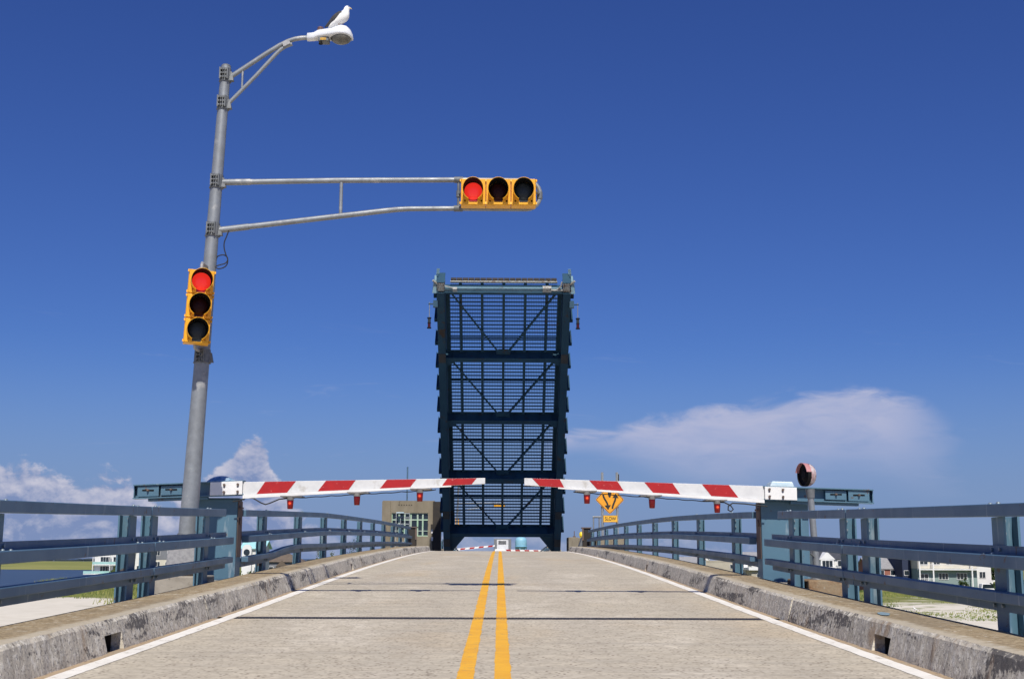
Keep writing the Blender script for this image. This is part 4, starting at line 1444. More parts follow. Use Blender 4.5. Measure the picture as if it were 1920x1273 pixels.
drum(m, [(0.04, 0.178), (0.07, 0.176), (0.07, 0.168), (0.04, 0.168)], a0=math.radians(168), a1=math.radians(372))
m.build('bell_face', M_SIGBLK, bell, recalc=False)
m = MB()
e0 = bc - ax * 0.09
m.tube([e0 + Vector((0, 0, 0.06)), e0 - ax * 0.05 + Vector((0, 0, 0.06))], 0.014, 8)
m.tube([e0 + Vector((0, 0, -0.01)), e0 - ax * 0.05 + Vector((0, 0, -0.01))], 0.014, 8)
m.build('terminal', M_RUST, bell)

# ------------------------------------------------------------------ the lifted bascule leaf
LB0 = Vector((0.175, 84.905, 0.40))
LANG = math.radians(46.85)
LS = Vector((0, -math.cos(LANG), math.sin(LANG)))
LN = Vector((0, math.sin(LANG), math.cos(LANG)))       # towards the road surface of the leaf


def leafmap(x, s, n):
    return LB0 + Vector((x, 0, 0)) + LS * s + LN * n


def build_leaf():
    t = thing('bascule_leaf', tuple(LB0), 'raised dark blue steel drawbridge leaf seen from its underside', 'drawbridge')
    B = lambda: MB(leafmap)
    for sd in (-1, 1):
        m = B()
        m.box(sd * 3.425, sd * 3.875, -3.2, 20.15, 0.0, 0.05)
        m.box(sd * 3.63, sd * 3.67, -3.2, 20.1, 0.05, 1.28)
        m.box(sd * 3.45, sd * 3.85, -3.2, 20.15, 1.28, 1.33)
        for s in np.arange(0.8, 20, 1.16):
            m.box(sd * 3.50, sd * 3.80, s, s + 0.02, 0.05, 1.27)
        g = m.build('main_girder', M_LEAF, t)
        for s in (15.6, 3.3, 0.9):
            m = B()
            m.box(sd * 3.44, sd * 3.86, s - 0.32, s + 0.32, -0.022, -0.001)
            m.build('splice_plate', pmat('splice_dark', (0.035, 0.04, 0.045), (0.05, 0.05, 0.05), 2, 0.7), g)
        # solid edge plate of the roadway, beside the girder
        m = B()
        m.box(sd * 3.17, sd * 3.44, 0.9, 20.0, 1.18, 1.205)
        m.build('edge_plate', M_LEAF, t)
        # railing of the leaf: posts and three rails on its roadway side
        rails = []
        for n0 in (1.62, 1.98, 2.35):
            m = B()
            m.box(sd * 3.90, sd * 3.98, 0.5, 20.2, n0, n0 + 0.10)
            m.build('leaf_rail', M_LEAF, t)
        for k in range(12):
            s = 1.05 + k * 1.66
            m = B()
            m.box(sd * 3.885, sd * 4.115, s - 0.02, s + 0.02, 1.0, 2.48)
            m.box(sd * 4.10, sd * 4.12, s - 0.11, s + 0.11, 1.0, 2.48)
            m.box(sd * 3.985, sd * 4.0, s - 0.11, s + 0.11, 1.0, 2.48)
            m.box(sd * 3.86, sd * 4.115, s - 0.11, s + 0.11, 1.0, 1.06)
            m.build('leaf_post', M_LEAF, t)
    # floor beams
    for k, s in enumerate((1.25, 5.9, 10.55, 15.2)):
        m = B()
        m.box(-3.63, 3.63, s - 0.03, s + 0.27, 0.22, 0.25)
        m.box(-3.63, 3.63, s + 0.11, s + 0.135, 0.25, 1.12)
        m.box(-3.63, 3.63, s - 0.03, s + 0.27, 1.10, 1.125)
        for x in np.linspace(-3.0, 3.0, 9):
            m.box(x - 0.01, x + 0.01, s + 0.0, s + 0.24, 0.25, 1.10)
        fb = m.build('floor_beam', M_LEAF, t)
        for sd in (-1, 1):
            m = B()
            m.add([(sd * 3.62, s + 0.05, 0.23), (sd * 2.75, s + 0.05, 0.23), (sd * 3.62, s - 0.42, 0.23), (sd * 3.62, s + 0.05, 0.20), (sd * 2.75, s + 0.05, 0.20), (sd * 3.62, s - 0.42, 0.20)],
                  [(0, 1, 2), (5, 4, 3), (0, 3, 4, 1), (1, 4, 5, 2), (2, 5, 3, 0)])
            m.build('corner_gusset', M_LEAF, fb)
    # lower knee brackets
    for sd in (-1, 1):
        m = B()
        p = [(sd * 3.45, 1.2), (sd * 2.45, 1.2), (sd * 3.45, -0.35)]
        m.add([(x, s, 0.30) for x, s in p] + [(x, s, 0.34) for x, s in p], [(0, 1, 2), (5, 4, 3), (0, 3, 4, 1), (1, 4, 5, 2), (2, 5, 3, 0)])
        m.build('knee_bracket', M_LEAF, t)
    # stringers and grating of each bay
    bays = [(1.52, 5.87), (6.17, 10.52), (10.82, 15.17), (15.47, 20.0)]
    for bi, (s0, s1) in enumerate(bays):
        for k in range(5):
            x = (k - 2) * 1.265
            m = B()
            m.box(x - 0.08, x + 0.08, s0, s1, 0.86, 0.885)
            m.box(x - 0.012, x + 0.012, s0, s1, 0.885, 1.175)
            m.build('stringer', M_LEAF, t)
        m = B()
        nb = int(round((s1 - s0) / 0.262))
        for k in range(nb):
            s = s0 + (k + 0.5) * (s1 - s0) / nb
            m.box(-3.17, 3.17, s - 0.016, s + 0.016, 1.19, 1.285)
        for k in range(64):
            x = lerp(-3.15, 3.15, k / 63)
            m.box(x - 0.008, x + 0.008, s0, s1, 1.24, 1.275)
        gp = m.build('deck_grating', M_LEAF, t, recalc=False)
        gp['kind'] = 'stuff'
        # cross bracing to the middle of the beam below
        for sd in (-1, 1):
            a, b = (sd * 3.25, s1 - 0.02), (sd * 0.30, s0 + 0.12)
            dx, ds = b[0] - a[0], b[1] - a[1]
            l = math.hypot(dx, ds)
            px, ps = -ds / l * 0.055, dx / l * 0.055
            m = B()
            q = [(a[0] - px, a[1] - ps), (b[0] - px, b[1] - ps), (b[0] + px, b[1] + ps), (a[0] + px, a[1] + ps)]
            m.hexa([(x, s, 0.72) for x, s in q] + [(x, s, 0.735) for x, s in q])
            q2 = [(a[0] - px, a[1] - ps), (b[0] - px, b[1] - ps), (b[0] - px * .75, b[1] - ps * .75), (a[0] - px * .75, a[1] - ps * .75)]
            m.hexa([(x, s, 0.735) for x, s in q2] + [(x, s, 0.83) for x, s in q2])
            m.build('diagonal_brace', M_LEAF, t)
        m = B()
        p = [(-0.42, s0 - 0.05), (0.42, s0 - 0.05), (0.42, s0 + 0.12), (0.30, s0 + 0.34), (-0.30, s0 + 0.34), (-0.42, s0 + 0.12)]
        m.add([(x, s, 0.70) for x, s in p] + [(x, s, 0.718) for x, s in p], [(0, 1, 2, 3, 4, 5), (11, 10, 9, 8, 7, 6)] + [(i, 6 + i, 6 + (i + 1) % 6, (i + 1) % 6) for i in range(6)])
        m.build('gusset_plate', M_LEAF, t)
        m = B()
        for s in ([19.62, 16.35] if bi == 3 else [(s0 + s1) / 2 + 0.25]):
            m.box(-3.17, 3.17, s - 0.012, s + 0.012, 1.04, 1.17)
        m.build('diaphragm', M_LEAF, t)
    # tip: end floor beam with a plate coloured as sunlit, toothed joint, lock boxes
    m = B()
    m.box(-3.46, 3.46, 20.02, 20.13, 0.10, 0.14)
    m.box(-3.46, 3.46, 20.06, 20.10, 0.14, 1.05)
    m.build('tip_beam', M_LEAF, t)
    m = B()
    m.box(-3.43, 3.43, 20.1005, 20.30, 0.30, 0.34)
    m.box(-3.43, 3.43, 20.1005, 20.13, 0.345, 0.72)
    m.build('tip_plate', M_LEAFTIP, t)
    m = B()
    for k in range(18):
        x = lerp(-3.1, 3.1 - 6.2 / 18, k / 17)
        m.box(x + 0.012, x + 6.2 / 18 - 0.012, 20.30, 20.42, 1.06, 1.30)
    m.box(-3.1, 3.1, 20.14, 20.29, 1.14, 1.22)
    fj = m.build('finger_joint', M_DARK, t)
    fj['kind'] = 'stuff'
    m = B()
    m.box(-3.12, 3.12, 20.26, 20.36, 0.96, 1.05)
    m.build('joint_nosing', M_MACH, t)
    for k in range(5):
        x = (k - 2) * 1.265
        m = B()
        m.box(x - 0.09, x + 0.09, 20.12, 20.30, 0.95, 1.04)
        m.build('stringer_seat', M_LEAF, t)
    for sd in (-1, 1):
        m = B()
        m.box(sd * 3.42, sd * 3.84, 20.16, 20.75, 0.15, 1.15)
        bx = m.build('lock_box', M_MACH, t, bevel=0.05)
        m = B()
        m.box(sd * 3.52, sd * 3.74, 20.40, 20.72, 0.08, 0.149)
        m.tube([(sd * 3.86, 20.45, 0.5), (sd * 4.10, 20.70, 0.5)], 0.07, 8)
        m.build('lock_casting', M_MACH, bx)
        m = B()
        m.box(sd * 3.40, sd * 3.86, 20.76, 20.80, 0.1, 1.2)
        m.build('lock_cover', M_LEAF, bx)
        m = B()
        if sd < 0:
            m.box(-2.95, -2.70, 20.14, 20.34, 0.15, 0.35)
            m.tube([(-3.42, 20.45, 0.3), (-2.85, 20.30, 0.25)], 0.04, 8)
        else:
            m.box(2.25, 2.75, 20.14, 20.42, 0.12, 0.40)
            m.tube([(2.6, 20.25, 0.2), (3.42, 20.25, 0.2)], 0.06, 8)
            m.tube([(3.0, 20.2, 0.2), (3.3, 20.5, 0.2), (3.35, 20.75, 0.3)], 0.05, 8)
        m.build('drive_motor', M_MACH, t)
        # end plate coloured as sunlit and the ladder-like end post standing on the leaf
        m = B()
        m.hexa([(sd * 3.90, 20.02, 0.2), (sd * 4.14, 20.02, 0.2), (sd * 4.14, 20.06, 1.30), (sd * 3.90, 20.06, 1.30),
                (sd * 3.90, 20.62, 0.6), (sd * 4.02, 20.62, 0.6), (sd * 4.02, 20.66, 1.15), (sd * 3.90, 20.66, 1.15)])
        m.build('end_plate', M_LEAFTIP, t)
        m = B()
        m.box(sd * 3.78, sd * 3.88, 20.78, 20.86, 0.7, 1.55)
        ep = m.build('end_post', M_LEAF, t)
        for q in range(5):
            m = B()
            m.box(sd * 3.74, sd * 3.92, 20.861, 20.90, 0.95 + q * 0.13, 1.0 + q * 0.13)
            m.build('rung', M_LEAFTIP, ep)
    return t


leaf = build_leaf()
for sd, w in ((-1, 'left'), (1, 'right')):
    x0, y0, z0 = 0.17 + sd * 3.95, 71.6, 14.55
    t = thing('navigation_light', (0.17 + sd * 4.30, y0, z0 - 1.55), 'dark hanging navigation lamp off the %s edge of the raised leaf' % w, 'lamp', 'navigation lamps on the raised leaf')
    xx = 0.17 + sd * 4.30
    m = MB()
    m.tube([(x0, y0, z0), (xx + sd * 0.06, y0, z0)], 0.045, 8)
    m.box(x0 - 0.13, x0 + 0.13, y0 - 0.15, y0 + 0.15, z0 - 0.2, z0 + 0.2)
    m.build('bracket', M_LEAF, t)
    m = MB()
    m.tube([(xx, y0, z0 + 0.1), (xx, y0, z0 - 0.82)], 0.022, 8)
    m.build('hanger', M_GALV, t)
    m = MB()
    for za, zb, r in ((-0.80, -0.86, 0.12), (-1.10, -1.14, 0.105), (-1.38, -1.44, 0.125)):
        m.tube([(xx, y0, z0 + za), (xx, y0, z0 + zb)], r, 12)
    m.build('frame', M_SIGBLK, t)
    m = MB()
    m.tube([(xx, y0, z0 - 0.86), (xx, y0, z0 - 1.10)], 0.085, 12)
    m.build('lens', M_LENSGRN, t)
    m = MB()
    m.tube([(xx, y0, z0 - 1.14), (xx, y0, z0 - 1.38)], 0.085, 12)
    m.build('lens', pmat('nav_red', (0.05, 0.004, 0.006), rough=0.3), t)

# ------------------------------------------------------------------ operator house on the far pier
def operator_house():
    t = thing('operator_house', (-6.15, 86.0, -1.0), 'small tan concrete bridge operator house with mint window frames', 'building')
    X0, X1, Y0, Y1, Z0, Z1 = -7.92, -4.42, 86.0, 93.0, -13.0, 3.88
    wx0, wx1, wz0, wz1 = -7.30, -4.80, 1.50, 3.05
    m = MB()
    # front wall with its opening
    m.box(X0, wx0, Y0, Y0 + 0.3, Z0, Z1)
    m.box(wx1, X1, Y0, Y0 + 0.3, Z0, Z1)
    m.box(wx0, wx1, Y0, Y0 + 0.3, Z0, wz0)
    m.box(wx0, wx1, Y0, Y0 + 0.3, wz1, Z1)
    m.box(X0, X0 + 0.3, Y0 + 0.3, Y1, Z0, Z1)
    m.box(X1 - 0.3, X1, Y0 + 0.3, Y1, Z0, Z1)
    m.box(X0 + 0.3, X1 - 0.3, Y1 - 0.3, Y1, Z0, Z1)
    wall = m.build('wall', M_CONC, t)
    m = MB()
    m.box(X0 - 0.03, X0 + 0.52, Y0 - 0.12, Y0 - 0.002, Z0, 3.82)
    m.box(X1 - 0.42, X1 - 0.12, Y0 - 0.10, Y0 - 0.002, Z0, 3.80)
    m.build('pilaster', M_CONC, wall)
    m = MB()
    m.box(X0 + 0.3, X1 - 0.3, Y0 + 0.3, Y1 - 0.3, 3.5, 3.7)
    m.build('roof', M_CONCGREY, t)
    m = MB()
    for k in range(6):
        x = -6.85 + k * 0.17
        m.box(x, x + 0.07, Y0 - 0.012, Y0 - 0.003, 3.55, 3.62)
    m.build('weep_holes', M_DARK, wall)
    # window: panes between mullions
    xs = [wx0, -6.80, -6.42, -6.0, -5.55, -5.20, wx1]
    for i in range(6):
        fr = MB()
        a, b = xs[i], xs[i + 1]
        for (p, q, r, s) in ((a, a + 0.05, wz0, wz1), (b - 0.05, b, wz0, wz1), (a + 0.05, b - 0.05, wz1 - 0.06, wz1), (a + 0.05, b - 0.05, wz0, wz0 + 0.06), (a + 0.05, b - 0.05, 2.56, 2.64), (a + 0.05, b - 0.05, 1.84, 1.88)):
            fr.box(p, q, Y0 + 0.08, Y0 + 0.16, r, s)
        w = fr.build('window', M_GREENFR, t)
        pm = MB()
        pm.box(a + 0.05, b - 0.05, Y0 + 0.13, Y0 + 0.145, wz0 + 0.05, wz1 - 0.05)
        pm.build('pane', M_GLASS, w)
    m = MB()
    for x in (-7.0, -6.7, -6.4, -6.1):
        m.box(x, x + 0.03, Y0 - 0.16, Y0 - 0.13, 0.6, 3.0)
    for z in (3.0, 2.72, 2.3, 1.1):
        m.box(-7.0, -6.07, Y0 - 0.16, Y0 - 0.128, z, z + 0.035)
    m.build('ladder_guard', pmat('guard_paint', (0.45, 0.48, 0.50), rough=0.5), t)
    m = MB()
    m.box(-6.95, -6.45, Y0 - 0.45, Y0 - 0.13, 3.03, 3.10)
    m.build('floodlight', M_PALEBLUE, t)
    m = MB()
    m.tube([(-6.32, Y0 + 0.5, 3.6), (-6.32, Y0 + 0.5, 6.2)], 0.05, 8)
    m.build('antenna', M_BLUE, t)
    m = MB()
    m.box(X1 - 0.09, X1 + 0.44, Y0 - 0.12, Y0 + 1.2, -2, 3.82)  # dark box added over the corner to blacken the house's right side
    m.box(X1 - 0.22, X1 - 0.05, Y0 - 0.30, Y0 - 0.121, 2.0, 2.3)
    m.build('dark_block', M_DARK, t)
    m = MB()
    m.box(-4.62, -4.50, Y0 - 0.14, Y0 - 0.08, 1.7, 2.0)
    m.box(-4.60, -4.48, Y0 - 0.15, Y0 - 0.08, 1.2, 1.45)
    m.build('notice', pmat('notice_white', (0.7, 0.68, 0.66), rough=0.6), t)


operator_house()

# concrete wing walls and fittings right of the span
t = thing('wing_wall', (5.1, 84.0, -1.2), 'tan concrete wing wall right of the raised span with yellow beacon', 'wall')
m = MB()
m.box(4.55, 5.20, 83.9, 86.5, -13, 1.44)
m.build('wall_block', M_CONC, t, bevel=0.02)
m = MB()
m.box(5.205, 5.80, 84.1, 86.5, -13, 1.40)
m.build('wall_block', M_CONC, t, bevel=0.02)
m = MB()
m.tube([(5.42, 84.4, 1.40), (5.42, 84.4, 1.52)], 0.10, 10)
m.tube([(5.42, 84.4, 1.52), (5.42, 84.4, 1.72), (5.42, 84.4, 1.80)], [0.14, 0.14, 0.06], 14)
m.build('beacon', pmat('yellow_beacon', (0.80, 0.60, 0.02), rough=0.35), t)
m = MB()
m.tube([(4.95, 84.3, 1.44), (4.95, 84.3, 1.85)], 0.03, 6)
m.box(4.86, 5.04, 84.2, 84.4, 1.44, 1.52)
m.build('stub_mast', M_RUST, t)
t = thing('crash_barrier', (4.9, 63.0, 0.4), 'slanted grey end ramp of the right bridge kerb', 'barrier')
m = MB()
y = 64.0
m.hexa([(3.98, y, 0.55), (4.14, y, 0.55), (4.14, y + 1.3, 0.55), (3.98, y + 1.3, 0.55), (4.17, y, 1.12), (4.30, y, 1.12), (4.30, y + 1.3, 1.12), (4.17, y + 1.3, 1.12)])
m.build('ramp_plate', M_GALVD, t)
m = MB()
m.box(4.10, 4.40, 61.9, 62.1, 0.58, 1.0)
m.build('ramp_foot', M_DARK, t)

# ------------------------------------------------------------------ yellow warning sign with SLOW plaque
def sign():
    t = thing('warning_sign', (5.215, 60.0, 1.02), 'yellow diamond sign with two curved arrows above a SLOW plaque', 'road sign')
    Y = 60.0
    cx, cz, r = 5.215, 2.79, 0.69
    for x in (4.872, 5.574):
        m = MB()
        m.box(x - 0.035, x + 0.035, Y + 0.05, Y + 0.11, 1.02, 4.09)
        m.box(x - 0.06, x + 0.06, Y + 0.11, Y + 0.125, 1.02, 4.09)
        m.build('post', M_GALV, t)
    m = MB()
    m.box(5.63, 5.67, Y + 0.04, Y + 0.10, 3.0, 4.0)
    m.build('side_strap', M_DARK, t)

    def rdiamond(rr, c=0.07):
        p = []
        for k in range(4):
            a = math.pi / 2 * k
            d = Vector((math.cos(a), math.sin(a)))
            e = Vector((-d.y, d.x))
            p += [d * (rr - c) - e * c, d * (rr - c * 0.35), d * (rr - c) + e * c]
        return [(cx + q.x, cz + q.y) for q in p]
    m = MB()
    m.prism_xz(rdiamond(r), Y, Y + 0.012)
    d = m.build('diamond_panel', M_SIGNY, t)
    # black border
    m = MB()
    o_, i_ = rdiamond(r - 0.025, 0.06), rdiamond(r - 0.055, 0.05)
    n = len(o_)
    vs = [(x, Y - 0.003, z) for x, z in o_] + [(x, Y - 0.003, z) for x, z in i_]
    m.add(vs, [(i, (i + 1) % n, n + (i + 1) % n, n + i) for i in range(n)])
    m.build('border', M_SIGNBLK, d, recalc=False)

    def band(pts, w):
        l, rr = [], []
        for i, p in enumerate(pts):
            p = Vector(p)
            a = Vector(pts[max(0, i - 1)])
            b = Vector(pts[min(len(pts) - 1, i + 1)])
            tt = (b - a).normalized()
            e = Vector((-tt.y, tt.x)) * w / 2
            l.append(p + e)
            rr.append(p - e)
        return l, rr

    def arrow(pts, name):
        m = MB()
        l, rr = band(pts, 0.085)
        k = len(l)
        vs = [(q.x, Y - 0.004, q.y) for q in l + rr]
        m.add(vs, [(i, k + i, k + i + 1, i + 1) for i in range(k - 1)])
        p = Vector(pts[-1])
        tt = (p - Vector(pts[-2])).normalized()
        e = Vector((-tt.y, tt.x))
        tri = [p + e * 0.15 - tt * 0.03, p - e * 0.15 - tt * 0.03, p + tt * 0.19]
        m.add([(q.x, Y - 0.0035, q.y) for q in tri], [(0, 1, 2)])
        m.build(name, M_SIGNBLK, d)
    S = []
    for i in range(13):
        k = i / 12
        S.append((cx - 0.31 + 0.21 * (0.5 - 0.5 * math.cos(math.pi * k)) + 0.0, lerp(3.02, 2.50, k)))
    arrow(S, 'arrow_down')
    S2 = []
    for i in range(13):
        k = i / 12
        S2.append((cx + 0.12 + 0.15 * (0.5 - 0.5 * math.cos(math.pi * k)), lerp(2.36, 2.90, k)))
    arrow(S2, 'arrow_up')
    m = MB()
    p = [(cx - 0.10, 3.22), (cx - 0.085, 3.0), (cx - 0.04, 2.90), (cx - 0.0, 2.885), (cx + 0.04, 2.92), (cx + 0.06, 3.0), (cx + 0.10, 3.22)]
    m.add([(x, Y - 0.0035, z) for x, z in p], [tuple(range(len(p)))])
    m.build('divider_symbol', M_SIGNBLK, d)
    m = MB()
    m.box(4.895, 5.573, Y, Y + 0.012, 1.73, 2.06)
    pl = m.build('plaque', M_SIGNY2, t)
    m = MB()
    for (a, b, c2, d2) in ((4.905, 5.563, 2.040, 2.052), (4.905, 5.563, 1.738, 1.750), (4.905, 4.915, 1.75, 2.04), (5.553, 5.563, 1.75, 2.04)):
        m.box(a, b, Y - 0.003, Y - 0.0005, c2, d2)
    m.build('plaque_border', M_SIGNBLK, pl)
    cu = bpy.data.curves.new('slow_text', 'FONT')
    cu.body = 'SLOW'
    cu.size = 0.235
    cu.align_x = 'CENTER'
    cu.align_y = 'CENTER'
    cu.offset = 0.004
    tmp = bpy.data.objects.new('tmp_text', cu)
    C.objects.link(tmp)
    dg = bpy.context.evaluated_depsgraph_get()
    me = bpy.data.meshes.new_from_object(tmp.evaluated_get(dg))
    bpy.data.objects.remove(tmp)
    me.transform(Matrix.Rotation(math.pi / 2, 4, 'X'))
    me.transform(Matrix.Scale(0.80, 4, Vector((1, 0, 0))))
    me.materials.clear()
    me.materials.append(M_SIGNBLK)
    o = bpy.data.objects.new('lettering', me)
    C.objects.link(o)
    o.parent = pl
    o.location = Vector((5.234, Y - 0.004, 1.893)) - ORIGIN[t.name]


sign()
for i, (x0, x1, lab, zt) in enumerate(((4.55, 5.35, 'tan concrete pile block under the yellow warning sign', 1.02), (5.42, 5.95, 'narrower concrete pile block right of the yellow warning sign', 1.05))):
    m = MB()
    m.box(x0, x1, 59.9, 61.5, -13, zt if i == 0 else 1.03)
    o = m.build('pile_block', M_CONC, loc=((x0 + x1) / 2, 60.7, -8), bevel=0.03)
    tag(o, lab, 'concrete block', 'concrete blocks outside the right railing')
t = thing('access_gate', (4.75, 62.4, 0.5), 'pale tubular frame behind the end of the right railing', 'frame')
m = MB()
for x in (4.62, 4.90):
    m.tube([(x, 62.5, 0.3), (x, 62.5, 2.05)], 0.035, 8)
m.tube([(4.58, 62.5, 2.06), (5.00, 62.5, 2.06)], 0.05, 8)
m.build('tube_frame', M_GALV, t)

# ------------------------------------------------------------------ far side: gates, mast, truck, water tower
def far_gate(sd, word, slope, z0):
    Y = 135.6
    t = thing('barrier_gate', (sd * 4.6, Y, rz(Y) + 0.25), 'distant striped barrier arm beyond the span on the %s' % word, 'barrier', 'barrier gates across the road')
    m = MB()
    m.box(sd * 4.3, sd * 5.0, Y + 0.1, Y + 0.65, rz(Y) - 0.6, z0 - 0.12)
    m.build('housing', M_BLUE2, t)
    m = MB()
    zt = lambda x: z0 + slope * (4.7 - x)
    m.hexa([(sd * 0.5, Y, zt(.5) - 0.08), (sd * 5.6, Y, zt(5.6) - .13), (sd * 5.6, Y + 0.05, zt(5.6) - .13), (sd * 0.5, Y + 0.05, zt(.5) - .08),
            (sd * 0.5, Y, zt(.5) + 0.08), (sd * 5.6, Y, zt(5.6) + .13), (sd * 5.6, Y + 0.05, zt(5.6) + .13), (sd * 0.5, Y + 0.05, zt(.5) + .08)])
    arm = m.build('arm', M_WHITE, t)
    for k in range(4):
        x = 0.75 + k * 0.98
        m = MB()
        m.add([(sd * x, Y - 0.005, zt(x) - .08), (sd * (x + .5), Y - 0.005, zt(x + .5) - .085), (sd * (x + .42), Y - 0.005, zt(x + .42) + .085), (sd * (x - .08), Y - 0.005, zt(x) + .08)], [(0, 1, 2, 3)])
        m.build('red_stripe', M_RED, arm)


far_gate(-1, 'left', 0.10, 0.98)
far_gate(1, 'right', 0.02, 0.86)

fm = copy_tree(mast)
fm.location = (mast.location.x, 137.0, mast.location.z + 0.05)
fm.scale.y = -1
fm['label'] = 'distant grey signal mast behind the raised leaf on the left'
for src, dy, lab in ((sig_v, 0.5, 'distant upright yellow traffic signal seen through the raised grating'), (sig_h, 0.3, 'distant sideways yellow traffic signal seen through the raised grating')):
    c = copy_tree(src)
    c.location = (src.location.x, 137.0 + dy, src.location.z + 0.05)
    c.rotation_euler = (0, 0, math.pi)
    c['label'] = lab

t = thing('signal_post', (5.1, 133.0, rz(133)), 'distant yellow signal box low beside the right girder', 'signal')
m = MB()
m.box(4.98, 5.36, 133, 133.3, 0.72, 1.22)
m.build('yellow_box', M_SIGYEL, t, bevel=0.02)
m = MB()
m.box(5.0, 5.3, 133.05, 133.25, 1.222, 1.6)
m.build('dark_box', M_RUST, t)
m = MB()
m.tube([(5.15, 133.15, rz(133)), (5.15, 133.15, 0.72)], 0.06, 8)
m.build('post', M_GALV, t)


def truck():
    Y = 152.0
    z = rz(Y)
    t = thing('box_truck', (0.37, Y, z), 'white truck waiting head on beyond the raised leaf', 'truck')
    x0, x1 = -0.55, 1.30
    M_TW = pmat('truck_white', (0.80, 0.80, 0.80), (0.74, 0.74, 0.74), 2, 0.35)
    m = MB()
    m.box(x0, x1, Y, Y + 1.7, z + 0.45, z + 1.35)
    m.hexa([(x0 + .03, Y + 0.45, z + 1.35), (x1 - .03, Y + 0.45, z + 1.35), (x1 - .03, Y + 1.9, z + 1.35), (x0 + .03, Y + 1.9, z + 1.35),
            (x0 + .12, Y + 0.85, z + 2.1), (x1 - .12, Y + 0.85, z + 2.1), (x1 - .12, Y + 1.9, z + 2.1), (x0 + .12, Y + 1.9, z + 2.1)])
    m.box(x0 - .02, x1 + .02, Y + 0.8, Y + 1.7, z + 1.95, z + 2.22)
    cab = m.build('cab', M_TW, t, bevel=0.06)
    m = MB()
    m.hexa([(x0 + .16, Y + 0.47, z + 1.42), (x1 - .16, Y + 0.47, z + 1.42), (x1 - .16, Y + 0.52, z + 1.42), (x0 + .16, Y + 0.52, z + 1.42),
            (x0 + .22, Y + 0.80, z + 2.02), (x1 - .22, Y + 0.80, z + 2.02), (x1 - .22, Y + 0.85, z + 2.02), (x0 + .22, Y + 0.85, z + 2.02)])
    m.build('windscreen', M_GLASS, cab)
    m = MB()
    m.box(x0 - 0.12, x1 + 0.12, Y + 1.92, Y + 7.2, z + 0.75, z + 3.5)
    cb = m.build('cargo_box', pmat('truck_box_shaded_grey', (0.16, 0.17, 0.18), rough=0.5), t, bevel=0.04)  # grey stands in for the shade on the box sides
    m = MB()
    m.box(x0 + 0.22, x1 - 0.22, Y + 1.45, Y + 1.915, z + 2.22, z + 3.35)
    ru = m.build('cooling_unit', pmat('unit_white', (0.62, 0.63, 0.63), (0.50, 0.51, 0.52), 3, 0.5), cb, bevel=0.04)
    m = MB()
    for q in range(4):
        m.box(x0 + 0.42, x1 - 0.5, Y + 1.435, Y + 1.448, z + 2.82 + q * 0.11, z + 2.89 + q * 0.11)
    m.build('vent_slats', M_SIGBLK, ru)['kind'] = 'stuff'
    for sx in (x0 + 0.18, x1 - 0.18):
        m = MB()
        m.tube([(sx, Y - 0.02, z + 0.95), (sx, Y + 0.05, z + 0.95)], 0.10, 12)
        m.build('headlight', pmat('headlight_glass', (0.5, 0.52, 0.55), rough=0.1), t)
    m = MB()
    m.box(x0 + 0.42, x1 - 0.42, Y - 0.015, Y - 0.002, z + 0.75, z + 1.1)
    m.build('grille', M_GALVD, t)
    m = MB()
    m.box(x0 - 0.04, x1 + 0.04, Y - 0.12, Y - 0.02, z + 0.4, z + 0.62)
    m.build('bumper', M_TW, t)
    for sx in (x0 - 0.17, x1 + 0.05):
        m = MB()
        m.box(sx, sx + 0.12, Y + 0.75, Y + 0.85, z + 1.4, z + 1.75)
        m.build('mirror', M_BLACK, t)
    for sx in (x0 + 0.02, x1 - 0.28):
        for yy in (Y + 0.9, Y + 5.6):
            m = MB()
            m.tube([(sx, yy, z + 0.42), (sx + 0.26, yy, z + 0.42)], 0.42, 18)
            w = m.build('wheel', M_BLACK, t)
            m = MB()
            m.tube([(sx - 0.005, yy, z + 0.42), (sx + 0.265, yy, z + 0.42)], 0.2, 12)
            m.build('rim', M_GALVD, w)


truck()


def water_tower():
    X, Y = 16.2, 960.0
    zg = -6.9
    t = thing('water_tower', (X, Y, zg), 'pale blue water tower far behind the span', 'water tower')
    mt = pmat('tower_blue', (0.22, 0.46, 0.60), (0.26, 0.50, 0.63), 0.3, 0.5)
    R = 4.4
    m = MB()
    prof = [(0.6, 5.4), (2.6, 6.2), (4.0, 7.6), (R, 9.2), (R, 13.6), (4.0, 15.2), (2.4, 16.4), (0.3, 17.0)]
    m.loft([[(X + r * math.cos(a), Y + r * math.sin(a), z) for a in [2 * math.pi * j / 28 for j in range(28)]] for r, z in prof])
    m.build('tank', mt, t)
    m = MB()
    m.loft([[(X + r * math.cos(a), Y + r * math.sin(a), z) for a in [2 * math.pi * j / 28 for j in range(28)]] for r, z in ((R + .1, 9.1), (R + 0.8, 9.1), (R + .8, 9.35), (R + .1, 9.35))])
    m.build('balcony', mt, t)
    for k in range(6):
        a = 2 * math.pi * k / 6 + 0.3
        m = MB()
        m.tube([(X + 5.2 * math.cos(a), Y + 5.2 * math.sin(a), zg - 0.3), (X + 4.2 * math.cos(a), Y + 4.2 * math.sin(a), 9.0)], 0.30, 8)
        m.build('leg', mt, t)
    m = MB()
    m.tube([(X, Y, zg), (X, Y, 5.6)], 0.7, 12)
    m.build('riser', mt, t)


water_tower()


# ------------------------------------------------------------------ houses
def hwall(name, c, c2=None):
    return pmat(name, c, c2 or tuple(q * 0.9 for q in c), 0.4, 0.8, spec=0.2)


